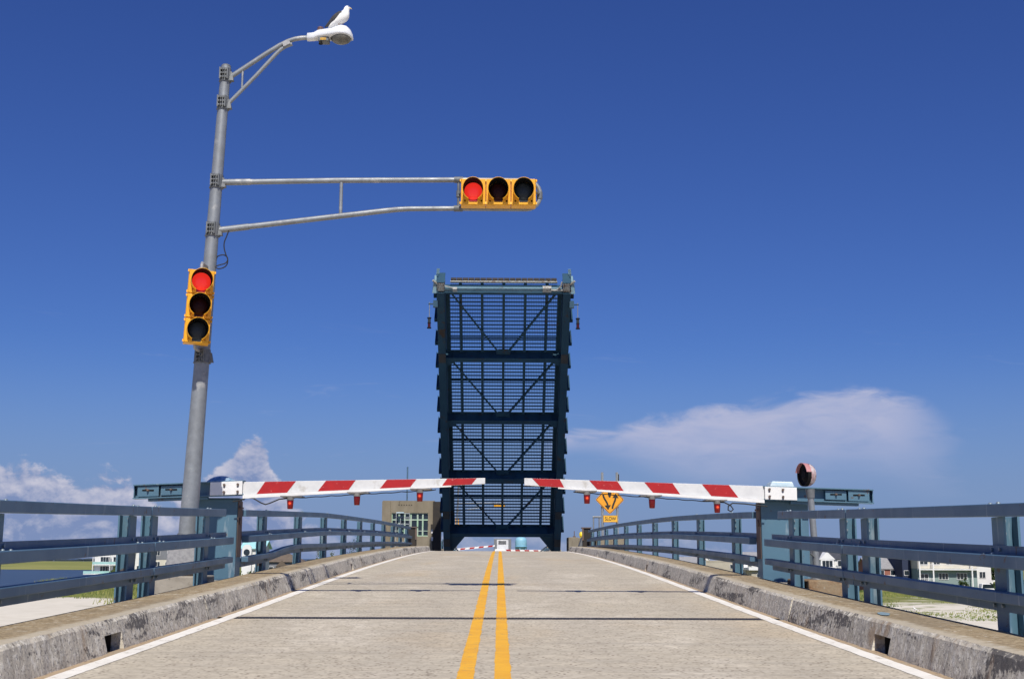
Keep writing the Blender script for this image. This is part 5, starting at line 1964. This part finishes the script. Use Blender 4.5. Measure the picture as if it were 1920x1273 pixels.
H_WHITE = hwall('siding_white', (0.72, 0.72, 0.70))
H_CREAM = hwall('siding_cream', (0.62, 0.58, 0.48))
H_GREY = hwall('siding_grey', (0.20, 0.21, 0.23))
H_GREEN = hwall('siding_sage', (0.24, 0.31, 0.30))
H_BEIGE = hwall('siding_beige', (0.45, 0.41, 0.33))
H_BRICK = hwall('siding_brick', (0.33, 0.14, 0.10))
H_NAVY = hwall('siding_navy', (0.035, 0.045, 0.085))
H_TRIM = hwall('trim_white', (0.78, 0.78, 0.77))
H_AQUA = hwall('aqua_panel', (0.36, 0.60, 0.58))
R_GREY = pmat('shingle_grey', (0.30, 0.30, 0.31), (0.24, 0.24, 0.25), 1.5, 0.9)
R_DARK = pmat('shingle_dark', (0.06, 0.065, 0.08), (0.045, 0.05, 0.06), 1.5, 0.9)
R_BROWN = pmat('shingle_brown', (0.15, 0.115, 0.085), (0.11, 0.085, 0.065), 1.5, 0.9)
R_AQUA = pmat('metal_roof_aqua', (0.38, 0.68, 0.70), (0.33, 0.62, 0.65), 1.5, 0.5)


class House:
    def __init__(s, label, x0, x1, y0, y1, z0, z1, mat, upper=None):
        s.t = thing('house', ((x0 + x1) / 2, (y0 + y1) / 2, z0), label, 'house')
        s.b = (x0, x1, y0, y1, z0, z1)
        m = MB()
        if upper:
            m.box(x0, x1, y0, y1, z0 - 0.8, upper[0])
            s.wall = m.build('wall', mat, s.t)
            m = MB()
            m.box(x0 - 0.06, x1 + 0.06, y0 - 0.06, y1, upper[0] + 0.002, z1)
            m.build('upper_wall', upper[1], s.t)
        else:
            m.box(x0, x1, y0, y1, z0 - 0.8, z1)
            s.wall = m.build('wall', mat, s.t)

    def gable(s, mat, h, axis='x', over=0.4, wallmat=None):
        x0, x1, y0, y1, z0, z1 = s.b
        m = MB()
        if axis == 'x':      # ridge runs along x
            ym = (y0 + y1) / 2
            for ya in (y0 - over, y1 + over):
                zz = z1 - h * over / (ym - y0)
                m.hexa([(x0 - over, ya, zz), (x1 + over, ya, zz), (x1 + over, ym, z1 + h), (x0 - over, ym, z1 + h),
                        (x0 - over, ya, zz + .18), (x1 + over, ya, zz + .18), (x1 + over, ym, z1 + h + .18), (x0 - over, ym, z1 + h + .18)])
            r = m.build('roof', mat, s.t)
            m = MB()
            for x in (x0, x1 - 0.1):
                m.add([(x, y0, z1), (x, y1, z1), (x, ym, z1 + h), (x + .1, y0, z1), (x + .1, y1, z1), (x + .1, ym, z1 + h)], [(0, 1, 2), (5, 4, 3), (0, 3, 4, 1), (1, 4, 5, 2), (2, 5, 3, 0)])
        else:
            xm = (x0 + x1) / 2
            for xa in (x0 - over, x1 + over):
                zz = z1 - h * over / (xm - x0)
                m.hexa([(xa, y0 - over, zz), (xa, y1 + over, zz), (xm, y1 + over, z1 + h), (xm, y0 - over, z1 + h),
                        (xa, y0 - over, zz + .18), (xa, y1 + over, zz + .18), (xm, y1 + over, z1 + h + .18), (xm, y0 - over, z1 + h + .18)])
            r = m.build('roof', mat, s.t)
            m = MB()
            for y in (y0, y1 - 0.1):
                m.add([(x0, y, z1), (x1, y, z1), (xm, y, z1 + h), (x0, y + .1, z1), (x1, y + .1, z1), (xm, y + .1, z1 + h)], [(0, 1, 2), (5, 4, 3), (0, 3, 4, 1), (1, 4, 5, 2), (2, 5, 3, 0)])
        m.build('gable_end', wallmat or s.wall.data.materials[0], s.t)
        return r

    def hip(s, mat, h, over=0.5):
        x0, x1, y0, y1, z0, z1 = s.b
        k = min(x1 - x0, y1 - y0) / 2
        a = (x0 - over, x1 + over, y0 - over, y1 + over)
        ym = (y0 + y1) / 2
        m = MB()
        vs = [(a[0], a[2], z1), (a[1], a[2], z1), (a[1], a[3], z1), (a[0], a[3], z1), (x0 + k, ym, z1 + h), (x1 - k, ym, z1 + h)]
        m.add(vs, [(0, 1, 5, 4), (1, 2, 5), (2, 3, 4, 5), (3, 0, 4), (3, 2, 1, 0)])
        return m.build('roof', mat, s.t)

    def flat(s, mat, over=0.3, th=0.35):
        x0, x1, y0, y1, z0, z1 = s.b
        m = MB()
        m.box(x0 - over, x1 + over, y0 - over, y1 + over, z1 + 0.002, z1 + th)
        return m.build('roof', mat, s.t)

    def win(s, x, z, w, h, mull=1, frame=None):
        y = s.b[2] - 0.07
        m = MB()
        f = 0.09
        m.box(x, x + f, y - .05, y + .09, z, z + h)
        m.box(x + w - f, x + w, y - .05, y + .09, z, z + h)
        m.box(x + f, x + w - f, y - .05, y + .09, z, z + f)
        m.box(x + f, x + w - f, y - .05, y + .09, z + h - f, z + h)
        for k in range(1, mull):
            xm = x + w * k / mull
            m.box(xm - .04, xm + .04, y - .04, y + .09, z + f, z + h - f)
        o = m.build('window', frame or H_TRIM, s.t)
        m = MB()
        m.box(x + f, x + w - f, y, y + .03, z + f, z + h - f)
        m.build('pane', M_GLASS, o)

    def deck(s, x0, x1, z, dep, rail_mat, posts=(), solid=False, under=None):
        y0 = s.b[2]
        m = MB()
        m.box(x0, x1, y0 - dep, y0 - 0.005, z - 0.25, z)
        o = m.build('balcony', H_TRIM, s.t)
        m = MB()
        m.box(x0, x1, y0 - dep, y0 - dep + .06, z + .95, z + 1.05)
        if solid:
            m.box(x0, x1, y0 - dep + .01, y0 - dep + .05, z + .1, z + .95)
        else:
            n = int((x1 - x0) / 0.28)
            for k in range(n + 1):
                xx = lerp(x0, x1 - .06, k / n)
                m.box(xx, xx + .05, y0 - dep + .005, y0 - dep + .05, z, z + .95)
        m.build('balustrade', rail_mat, o)
        for p in posts:
            m = MB()
            m.box(p, p + .28, y0 - dep + .02, y0 - dep + .3, under if under is not None else s.b[4], s.b[5])
            m.build('porch_post', H_TRIM, s.t)


def houses():
    G = -6.9
    # left: balconied white house by the water
    h = House('white house with aqua balcony rails at the water edge on the left', -158, -144.0, 500, 512, -7.2, 1.9, H_WHITE)
    h.flat(H_TRIM, 0.7)
    for z in (-5.6, -2.0):
        h.win(-155.6, z + .4, 4.2, 2.0, 4)
        h.win(-150.6, z + .4, 2.0, 2.0, 2)
    h.deck(-158, -144.6, -2.6, 2.2, H_AQUA, (-158, -151.4, -145.0), True)
    h.deck(-161, -144.6, -6.1, 3.4, H_AQUA, (), True)
    # left: white block beside it
    h = House('plain white house between the double railing posts on the left', -143.6, -137.5, 505, 516, -7.2, 2.6, H_WHITE)
    h.gable(R_GREY, 2.0, 'x')
    h.win(-142.8, -4.8, 1.2, 1.8, 1)
    h.win(-140, -4.8, 1.2, 1.8, 1)
    h.win(-140, -1.2, 1.2, 1.8, 1)
    # left: cream and grey two-tone
    h = House('cream house with dark grey upper storey behind the mast base', -109, -96, 400, 410, G, 4.0, H_CREAM, upper=(-0.5, H_GREY))
    h.gable(R_DARK, 2.4, 'x')
    h.win(-108.2, -2.6, 2.3, 1.5, 3)
    h.win(-104.3, -2.3, 1.3, 1.1, 2)
    h.win(-107.6, 0.7, 1.6, 2.0, 2)
    h.win(-103.8, 1.3, 1.4, 1.2, 2)
    # left: aqua roof with the round window
    h = House('white house with bright aqua roof and round window', -60.2, -55.4, 300, 308, G, 2.4, H_WHITE)
    h.gable(R_AQUA, 1.6, 'x', 0.6)
    m = MB()
    xc = -59.0
    m.prism_xz([(xc - 1.1, -6.5), (xc + 1.1, -6.5), (xc + 1.1, 1.9)] + [(xc + 1.1 * math.cos(a), 1.9 + 1.3 * math.sin(a)) for a in [math.pi * k / 10 for k in range(1, 10)]] + [(xc - 1.1, 1.9)], 298.6, 299.98)
    tw = m.build('bay_tower', H_TRIM, h.t)
    m = MB()
    m.tube([(xc, 298.59, 1.4), (xc, 298.52, 1.4)], 0.72, 24)
    m.build('round_window', M_GLASS, tw)
    h.win(-57.2, 0.3, 1.4, 1.2, 1)
    h.win(-57.4, -3.6, 1.6, 1.6, 2)
    # left: brown hipped roof
    h = House('low house with brown hipped roof behind the left railing', -58.6, -49.6, 320, 329, G, -0.9, H_GREY)
    h.hip(R_BROWN, 2.5)
    m = MB()
    xm = -54.3
    m.add([(xm - 1.5, 319.2, -2.0), (xm + 1.5, 319.2, -2.0), (xm, 319.2, -0.5), (xm - 1.5, 323, -2.0), (xm + 1.5, 323, -2.0), (xm, 323, -0.5)], [(0, 1, 2), (5, 4, 3), (0, 3, 4, 1), (1, 4, 5, 2), (2, 5, 3, 0)])
    m.build('dormer', R_BROWN, h.t)
    h.win(-57.6, -3.4, 1.2, 1.4, 1)
    h.win(-55.2, -3.4, 1.8, 1.5, 2)
    h.win(-52.2, -3.4, 1.2, 1.4, 1)
    # right: dark roof gabled white house
    h = House('white gabled beach house with dark roof right of the bell post', 81.8, 90.2, 330, 340, G, 0.4, H_WHITE)
    h.gable(R_DARK, 2.3, 'x')
    m = MB()
    xm = 84.6
    m.add([(xm - 2.1, 328.8, 0.2), (xm + 2.1, 328.8, 0.2), (xm, 328.8, 2.2), (xm - 2.1, 333, 0.2), (xm + 2.1, 333, 0.2), (xm, 333, 2.2)], [(0, 1, 2), (5, 4, 3), (0, 3, 4, 1), (1, 4, 5, 2), (2, 5, 3, 0)])
    m.box(xm - 1.7, xm + 1.7, 328.9, 329.9, G, 0.19)
    m.build('gable_bay', H_TRIM, h.t)
    h.b = (81.8, 90.2, 328.9, 340, G, 0.4)
    h.win(83.2, -1.9, 2.8, 1.9, 3)
    h.win(87.2, -1.6, 2.6, 1.6, 2)
    h.deck(81.8, 90.2, -2.7, 1.6, H_TRIM)
    h.win(83.2, -5.6, 2.6, 1.8, 3)
    h.win(87.2, -5.6, 2.4, 1.8, 2)
    # right: grey roof with brick piers
    h = House('grey roofed house with brick and white front on the right', 86.8, 95.4, 300, 310, G, -1.9, H_BRICK)
    h.gable(R_GREY, 2.4, 'x', 0.3)
    h.win(88.6, -3.9, 1.9, 1.7, 1)
    h.win(91.9, -3.9, 1.9, 1.7, 1)
    h.win(88.6, -6.4, 1.9, 1.5, 1)
    h.win(91.9, -6.4, 1.9, 1.5, 1)
    h.deck(86.8, 95.8, -4.4, 1.4, H_TRIM, (), True)
    # right: white and sage apartment house
    h = House('navy narrow house left of the sage and white apartment house', 92.9, 94.8, 294, 304, G, 1.6, H_NAVY)
    h.flat(H_NAVY, 0.1, 0.25)
    h.win(93.2, -3.4, 1.2, 1.2, 1)
    h = House('long white and sage green apartment house with balconies on the right', 95.0, 108.6, 290, 303, G, 1.4, H_GREEN, upper=(-1.75, H_CREAM))
    h.flat(H_TRIM, 0.6)
    h.win(99.8, -4.25, 2.2, 1.55, 3)
    h.win(103.9, -4.25, 2.4, 1.55, 3)
    h.win(98.6, -1.0, 1.7, 1.3, 2)
    h.win(101.6, -1.0, 1.7, 1.3, 2)
    h.win(104.4, -1.0, 1.7, 1.3, 2)
    h.win(95.6, -1.1, 1.9, 1.5, 2)
    h.win(95.6, -4.5, 1.9, 1.6, 2)
    h.deck(95.0, 108.6, -1.85, 1.4, H_TRIM, (95.0, 98.1, 106.9))
    h.deck(95.0, 98.3, -5.0, 1.4, H_TRIM)
    m = MB()
    for k in range(3):
        m.box(98.6 + k * 2.8, 101.0 + k * 2.8, 289.9, 289.98, G - 0.2, -5.45)
    m.build('garage_door', H_CREAM, h.t)
    h = House('white stairway house joined right of the apartment house', 108.9, 112.6, 292, 302, G, -0.9, H_WHITE)
    h.gable(R_GREY, 1.4, 'y')
    h.win(109.8, -3.9, 1.5, 1.5, 2)
    h.win(109.8, -6.3, 1.5, 1.1, 1)
    # right, in the middle distance, seen under the long railing
    h = House('low grey roofed shed farthest left under the right railing', 55.4, 62.6, 400, 408, G, -0.9, H_BEIGE)
    h.gable(R_GREY, 1.7, 'x')
    h.win(57, -3.0, 1.6, 1.2, 2)
    h = House('long beige flat walled building under the right railing', 61.2, 70.4, 380, 390, G, -0.5, H_BEIGE)
    h.flat(H_BEIGE, 0.1)
    h.win(68.6, -2.6, 1.0, 1.3, 1)
    h = House('tiny white gabled cottage peeking above the beige building', 66.2, 69.0, 420, 426, G, 0.2, H_WHITE)
    h.gable(H_TRIM, 1.5, 'y', 0.25)
    h.win(67.2, -0.9, 0.9, 1.1, 1)
    h = House('white tall cottage right of the beige building', 70.9, 73.4, 378, 386, G, -0.6, H_WHITE)
    h.gable(H_TRIM, 1.0, 'y', 0.2)
    h.win(71.6, -2.4, 0.8, 1.6, 1)
    h.win(71.6, -5.0, 0.8, 1.4, 1)
    h = House('low shed with bright white flat canopy near the right gate', 73.0, 80.5, 370, 380, G, -2.9, H_BEIGE)
    h.flat(H_TRIM, 0.9, 0.75)
    h.win(74.5, -5.4, 2.2, 1.6, 2)
    # a few more roofs further off
    for i, (x, y, w, hh, wm, rm, lab) in enumerate((
            (100, 520, 11, 8.0, H_WHITE, R_GREY, 'pale house far behind the brick fronted house'),
            (128, 430, 10, 7.6, H_CREAM, R_BROWN, 'cream house behind the right edge railing post'),
            (160, 425, 12, 8.2, H_WHITE, R_GREY, 'tall pale house beyond the right edge railing post'),
            (116, 372, 8, 7.4, H_BEIGE, R_GREY, 'beige house whose roof shows above the apartment house'),
            (138, 380, 9, 6.4, H_WHITE, R_DARK, 'white dark roofed house at the right edge of the view'))):
        h = House(lab, x, x + w, y, y + 9, G, G + hh, wm)
        h.gable(rm, 2.0, 'x')
        h.win(x + 1.2, G + 1.2, 1.6, 1.6, 2)
        h.win(x + 5, G + 1.2, 1.6, 1.6, 2)
        h.win(x + 1.2, G + 4.2, 1.6, 1.6, 2)
        h.win(x + 5, G + 4.2, 1.6, 1.6, 2)


houses()


# ------------------------------------------------------------------ parked cars by the right-hand houses
def car(x, y, body_c, label, van=False, rot=0.0):
    z = ground_z(x, y) + 0.02
    t = thing('parked_car', (x, y, z), label, 'car', 'cars parked by the right hand houses')
    ORIGIN[t.name] = Vector((0, 0, 0))
    L, W = (4.6, 1.8)
    roof = 1.95 if van else 1.45
    m = MB()
    prof = [(-L / 2, 0.35), (L / 2, 0.35), (L / 2 + .02, 0.75), (L / 2 - 0.9, 0.95), (L / 2 - 1.5, roof - .03), (-L / 2 + (0.3 if van else 1.1), roof), (-L / 2 + 0.1, 1.0), (-L / 2 - .02, 0.8)]
    m.prism_xz(prof, -W / 2, W / 2)
    b = m.build('body', pmat('car_' + label.split()[0], body_c, rough=0.3), t, bevel=0.08)
    for s in (-1, 1):
        m = MB()
        yy = s * (W / 2 + 0.004)
        p = [(L / 2 - 1.25, 1.0), (L / 2 - 1.6, roof - .12), (-L / 2 + (0.45 if van else 1.2), roof - .12), (-L / 2 + 0.35, 1.0)]
        m.prism_xz(p, yy - 0.006, yy + 0.006)
        m.build('side_window', M_GLASS, b)
    for sx in (-1.4, 1.4):
        for s in (-1, 1):
            m = MB()
            m.tube([(sx, s * (W / 2 - .2), 0.33), (sx, s * (W / 2 + .02), 0.33)], 0.33, 14)
            w = m.build('wheel', M_BLACK, t)
            m = MB()
            m.tube([(sx, s * (W / 2 + .0), 0.33), (sx, s * (W / 2 + .03), 0.33)], 0.18, 10)
            m.build('rim', M_GALVD, w)
    ORIGIN[t.name] = Vector((x, y, z))
    t.rotation_euler = (0, 0, rot)


car(106.0, 276, (0.78, 0.78, 0.78), 'white car parked behind the shrubs right of the apartment house', True)
car(112.5, 290, (0.30, 0.02, 0.05), 'dark red car parked beside the white car', False, 0.3)
car(113.0, 310, (0.05, 0.08, 0.22), 'navy car parked behind the dark red car', False, 0.2)
car(111.0, 330, (0.70, 0.72, 0.74), 'silver car parked farther back in the lot', False, -0.2)

# ------------------------------------------------------------------ plants
M_BARK = pmat('bark', (0.10, 0.075, 0.05), (0.07, 0.05, 0.035), 5, 0.9)
LEAFM = [pmat('leaf_dark', (0.030, 0.055, 0.018), (0.055, 0.085, 0.025), 0.8, 0.8, spec=0.2), pmat('leaf_mid', (0.060, 0.095, 0.028), (0.10, 0.13, 0.04), 0.8, 0.8, spec=0.2)]


def foliage(m, rnd, c, rx, ry, rz_, n, size):
    clumps = []
    for _ in range(max(4, n // 60)):
        while True:
            p = Vector((rnd.uniform(-1, 1), rnd.uniform(-1, 1), rnd.uniform(-1, 1)))
            if p.length < 1:
                break
        clumps.append((p, rnd.uniform(0.22, 0.42)))
    for i in range(n):
        cp, cr = rnd.choice(clumps)
        p = cp + Vector((rnd.gauss(0, cr * .55), rnd.gauss(0, cr * .55), rnd.gauss(0, cr * .5)))
        q = Vector((c[0] + p.x * rx, c[1] + p.y * ry, c[2] + p.z * rz_))
        a = Vector((rnd.gauss(0, 1), rnd.gauss(0, 1), rnd.gauss(0, 1))).normalized()
        b = a.cross(Vector((rnd.gauss(0, 1), rnd.gauss(0, 1), rnd.gauss(0, 1)))).normalized()
        s = size * rnd.uniform(.6, 1.3)
        m.add([q - a * s, q + b * s * .6, q + a * s, q - b * s * .6], [(0, 1, 2, 3)])


def tree(x, y, h, r, label, seed, kind='tree', k=0, n=900):
    rnd = random.Random(seed)
    z = ground_z(x, y)
    t = thing('shrub' if kind == 'shrub' else 'tree', (x, y, z - 0.1), label, kind, 'trees and shrubs by the houses')
    m = MB()
    ht = h * 0.55
    m.tube([(x, y, z - .3), (x + .1, y, z + ht * .5), (x + .05, y + .1, z + ht)], [h * .03 + .03, h * .022 + .02, h * .012 + .01], 8)
    for q in range(5):
        a = q * 1.3 + seed
        zz = z + ht * (0.45 + 0.1 * q)
        m.tube([(x + .06, y, zz), (x + r * .35 * math.cos(a), y + r * .35 * math.sin(a), zz + h * .12), (x + r * .6 * math.cos(a), y + r * .6 * math.sin(a), zz + h * .2)], [h * .012 + .01, h * .008 + .008, .01], 6)
    m.build('trunk', M_BARK, t)
    m = MB()
    lo = 0.18 if kind == 'shrub' else 0.36
    foliage(m, rnd, (x, y, z + h * (lo + 1) / 2), r, r, h * (1 - lo) / 2, n, max(.16, r * .10))
    m.build('crown', LEAFM[k], t, recalc=False)


TREES = [(-45.3, 322, 9.6, 1.1, 'thin tall tree above the left kerb beyond the brown roof', 1, 'tree', 1, 500), (-43.2, 330, 8.2, 1.2, 'shorter thin tree beside the first thin tree on the left', 2, 'tree', 1, 500),
         (-36.4, 318, 12.6, 1.6, 'conical evergreen tree nearest the operator house on the left', 3, 'tree', 0, 900),
         (-58.5, 288, 4.0, 1.9, 'round green shrub left of the gate housing gap', 4, 'shrub', 1, 900), (-55.6, 290, 4.3, 1.8, 'round green shrub under the first long railing post', 5, 'shrub', 1, 900),
         (-52.6, 312, 3.2, 1.8, 'low shrub in front of the brown roofed house', 6, 'shrub', 1, 700),
         (102.6, 282, 3.0, 1.1, 'small dark shrub before the garage doors', 7, 'shrub', 0, 700), (106.4, 268, 2.6, 2.4, 'dark spreading shrub below the white car', 8, 'shrub', 0, 1100),
         (109.6, 266, 2.8, 2.6, 'dark spreading shrub at the near right edge post', 9, 'shrub', 0, 1100), (116.5, 270, 3.6, 2.8, 'dark shrub at the far right of the view', 10, 'shrub', 0, 1200),
         (118, 300, 5.0, 3.4, 'dark bushy tree at the right edge of the view', 11, 'tree', 0, 1500), (79.4, 430, 8.6, 2.6, 'dark tree top behind the right gate post', 12, 'tree', 0, 900),
         (92.8, 318, 6.6, 1.8, 'dark green tree between grey roof and navy house', 13, 'tree', 0, 900), (77.2, 366, 2.6, 2.0, 'low shrub in front of the canopy shed', 14, 'shrub', 1, 700),
         (-118, 395, 4.2, 2.6, 'low shrub left of the cream and grey house', 15, 'shrub', 1, 900), (122, 345, 6.5, 3.2, 'bushy tree behind the parked cars', 16, 'tree', 0, 1300),
         (71, 440, 6.8, 3.0, 'dark low tree behind the beige building', 17, 'tree', 0, 1000)]
for a in TREES:
    tree(*a)


def dune_grass():
    rnd = random.Random(11)
    m = MB()

    def tuft(x, y, n, h):
        z = ground_z(x, y)
        for _ in range(n):
            a = rnd.uniform(0, 6.28)
            dx, dy = rnd.gauss(0, 1.1), rnd.gauss(0, 1.1)
            l = h * rnd.uniform(.6, 1.3)
            w = .07
            tx, ty = math.cos(a) * l * .45, math.sin(a) * l * .45
            m.add([(x + dx - w, y + dy, z - .05), (x + dx + w, y + dy, z - .05), (x + dx + tx, y + dy + ty, z + l)], [(0, 1, 2)])
    # right dune: two strips of grass, thinning towards the open sand
    for _ in range(950):
        y = rnd.uniform(186, 300)
        x = (rnd.uniform(1600, 1935) - 936) / 2360 * y
        p = mnoise.noise(Vector((x * .05, y * .03, 2)))
        if p + (y - 225) / 90 > rnd.uniform(-.35, .45):
            tuft(x, y, 9, .42)
    for _ in range(260):
        y = rnd.uniform(150, 190)
        x = (rnd.uniform(1640, 1900) - 936) / 2360 * y
        if mnoise.noise(Vector((x * .09, y * .05, 6))) > 0.05:
            tuft(x, y, 9, .2)
    # left dune below the houses
    for _ in range(1100):
        y = rnd.uniform(200, 400)
        x = (rnd.uniform(95, 345) - 936) / 2360 * y
        if ground_z(x, y) < -7.6:
            continue
        p = mnoise.noise(Vector((x * .05, y * .03, 12)))
        edge = (y - 235) / 50 + (x + 80) / 30
        if p + edge > rnd.uniform(-.1, .6):
            tuft(x, y, 8, .9)
    gm = pmat('dune_grass_blades', (0.12, 0.17, 0.04), (0.27, 0.26, 0.09), 0.25, 0.85, c3=(0.06, 0.10, 0.025), s3=0.12, t3=(.5, .62), spec=.15)
    o = m.build('dune_grass', gm, recalc=False)
    tag(o, 'green and straw coloured dune grass on the sand', 'grass', kind='stuff')


dune_grass()

# white wading bird standing on the right-hand sand
bx, by = 56.0, 173.0
bz = ground_z(bx, by)
t = thing('wading_bird', (bx, by, bz), 'tiny white bird standing on the sand past the right kerb', 'bird')
m = MB()
m.loft([[(bx + x + r * .8 * math.cos(a), by + r * math.sin(a), bz + z + r * .5 * math.cos(a)) for a in [2 * math.pi * j / 10 for j in range(10)]] for x, z, r in
        ((.42, .42, .02), (.28, .47, .08), (.10, .55, .13), (-.04, .64, .11), (-.09, .74, .05), (-.11, .86, .035), (-.12, .93, .045), (-.15, .97, .03), (-.17, .98, .01))])
m.build('body', M_GULLW, t)
m = MB()
for s in (-1, 1):
    m.tube([(bx + .08, by + s * .05, bz + .5), (bx + .06, by + s * .05, bz)], .015, 6)
m.build('legs', M_LEG, t)
m = MB()
m.loft([[(bx + x, by + r * math.cos(a), bz + z + r * math.sin(a)) for a in [2 * math.pi * j / 6 for j in range(6)]] for x, z, r in ((-.16, .97, .02), (-.30, .94, .004))])
m.build('beak', M_BEAK, t)

# ------------------------------------------------------------------ render settings
scene.render.engine = 'CYCLES'
scene.render.resolution_x = 1024
scene.render.resolution_y = 678
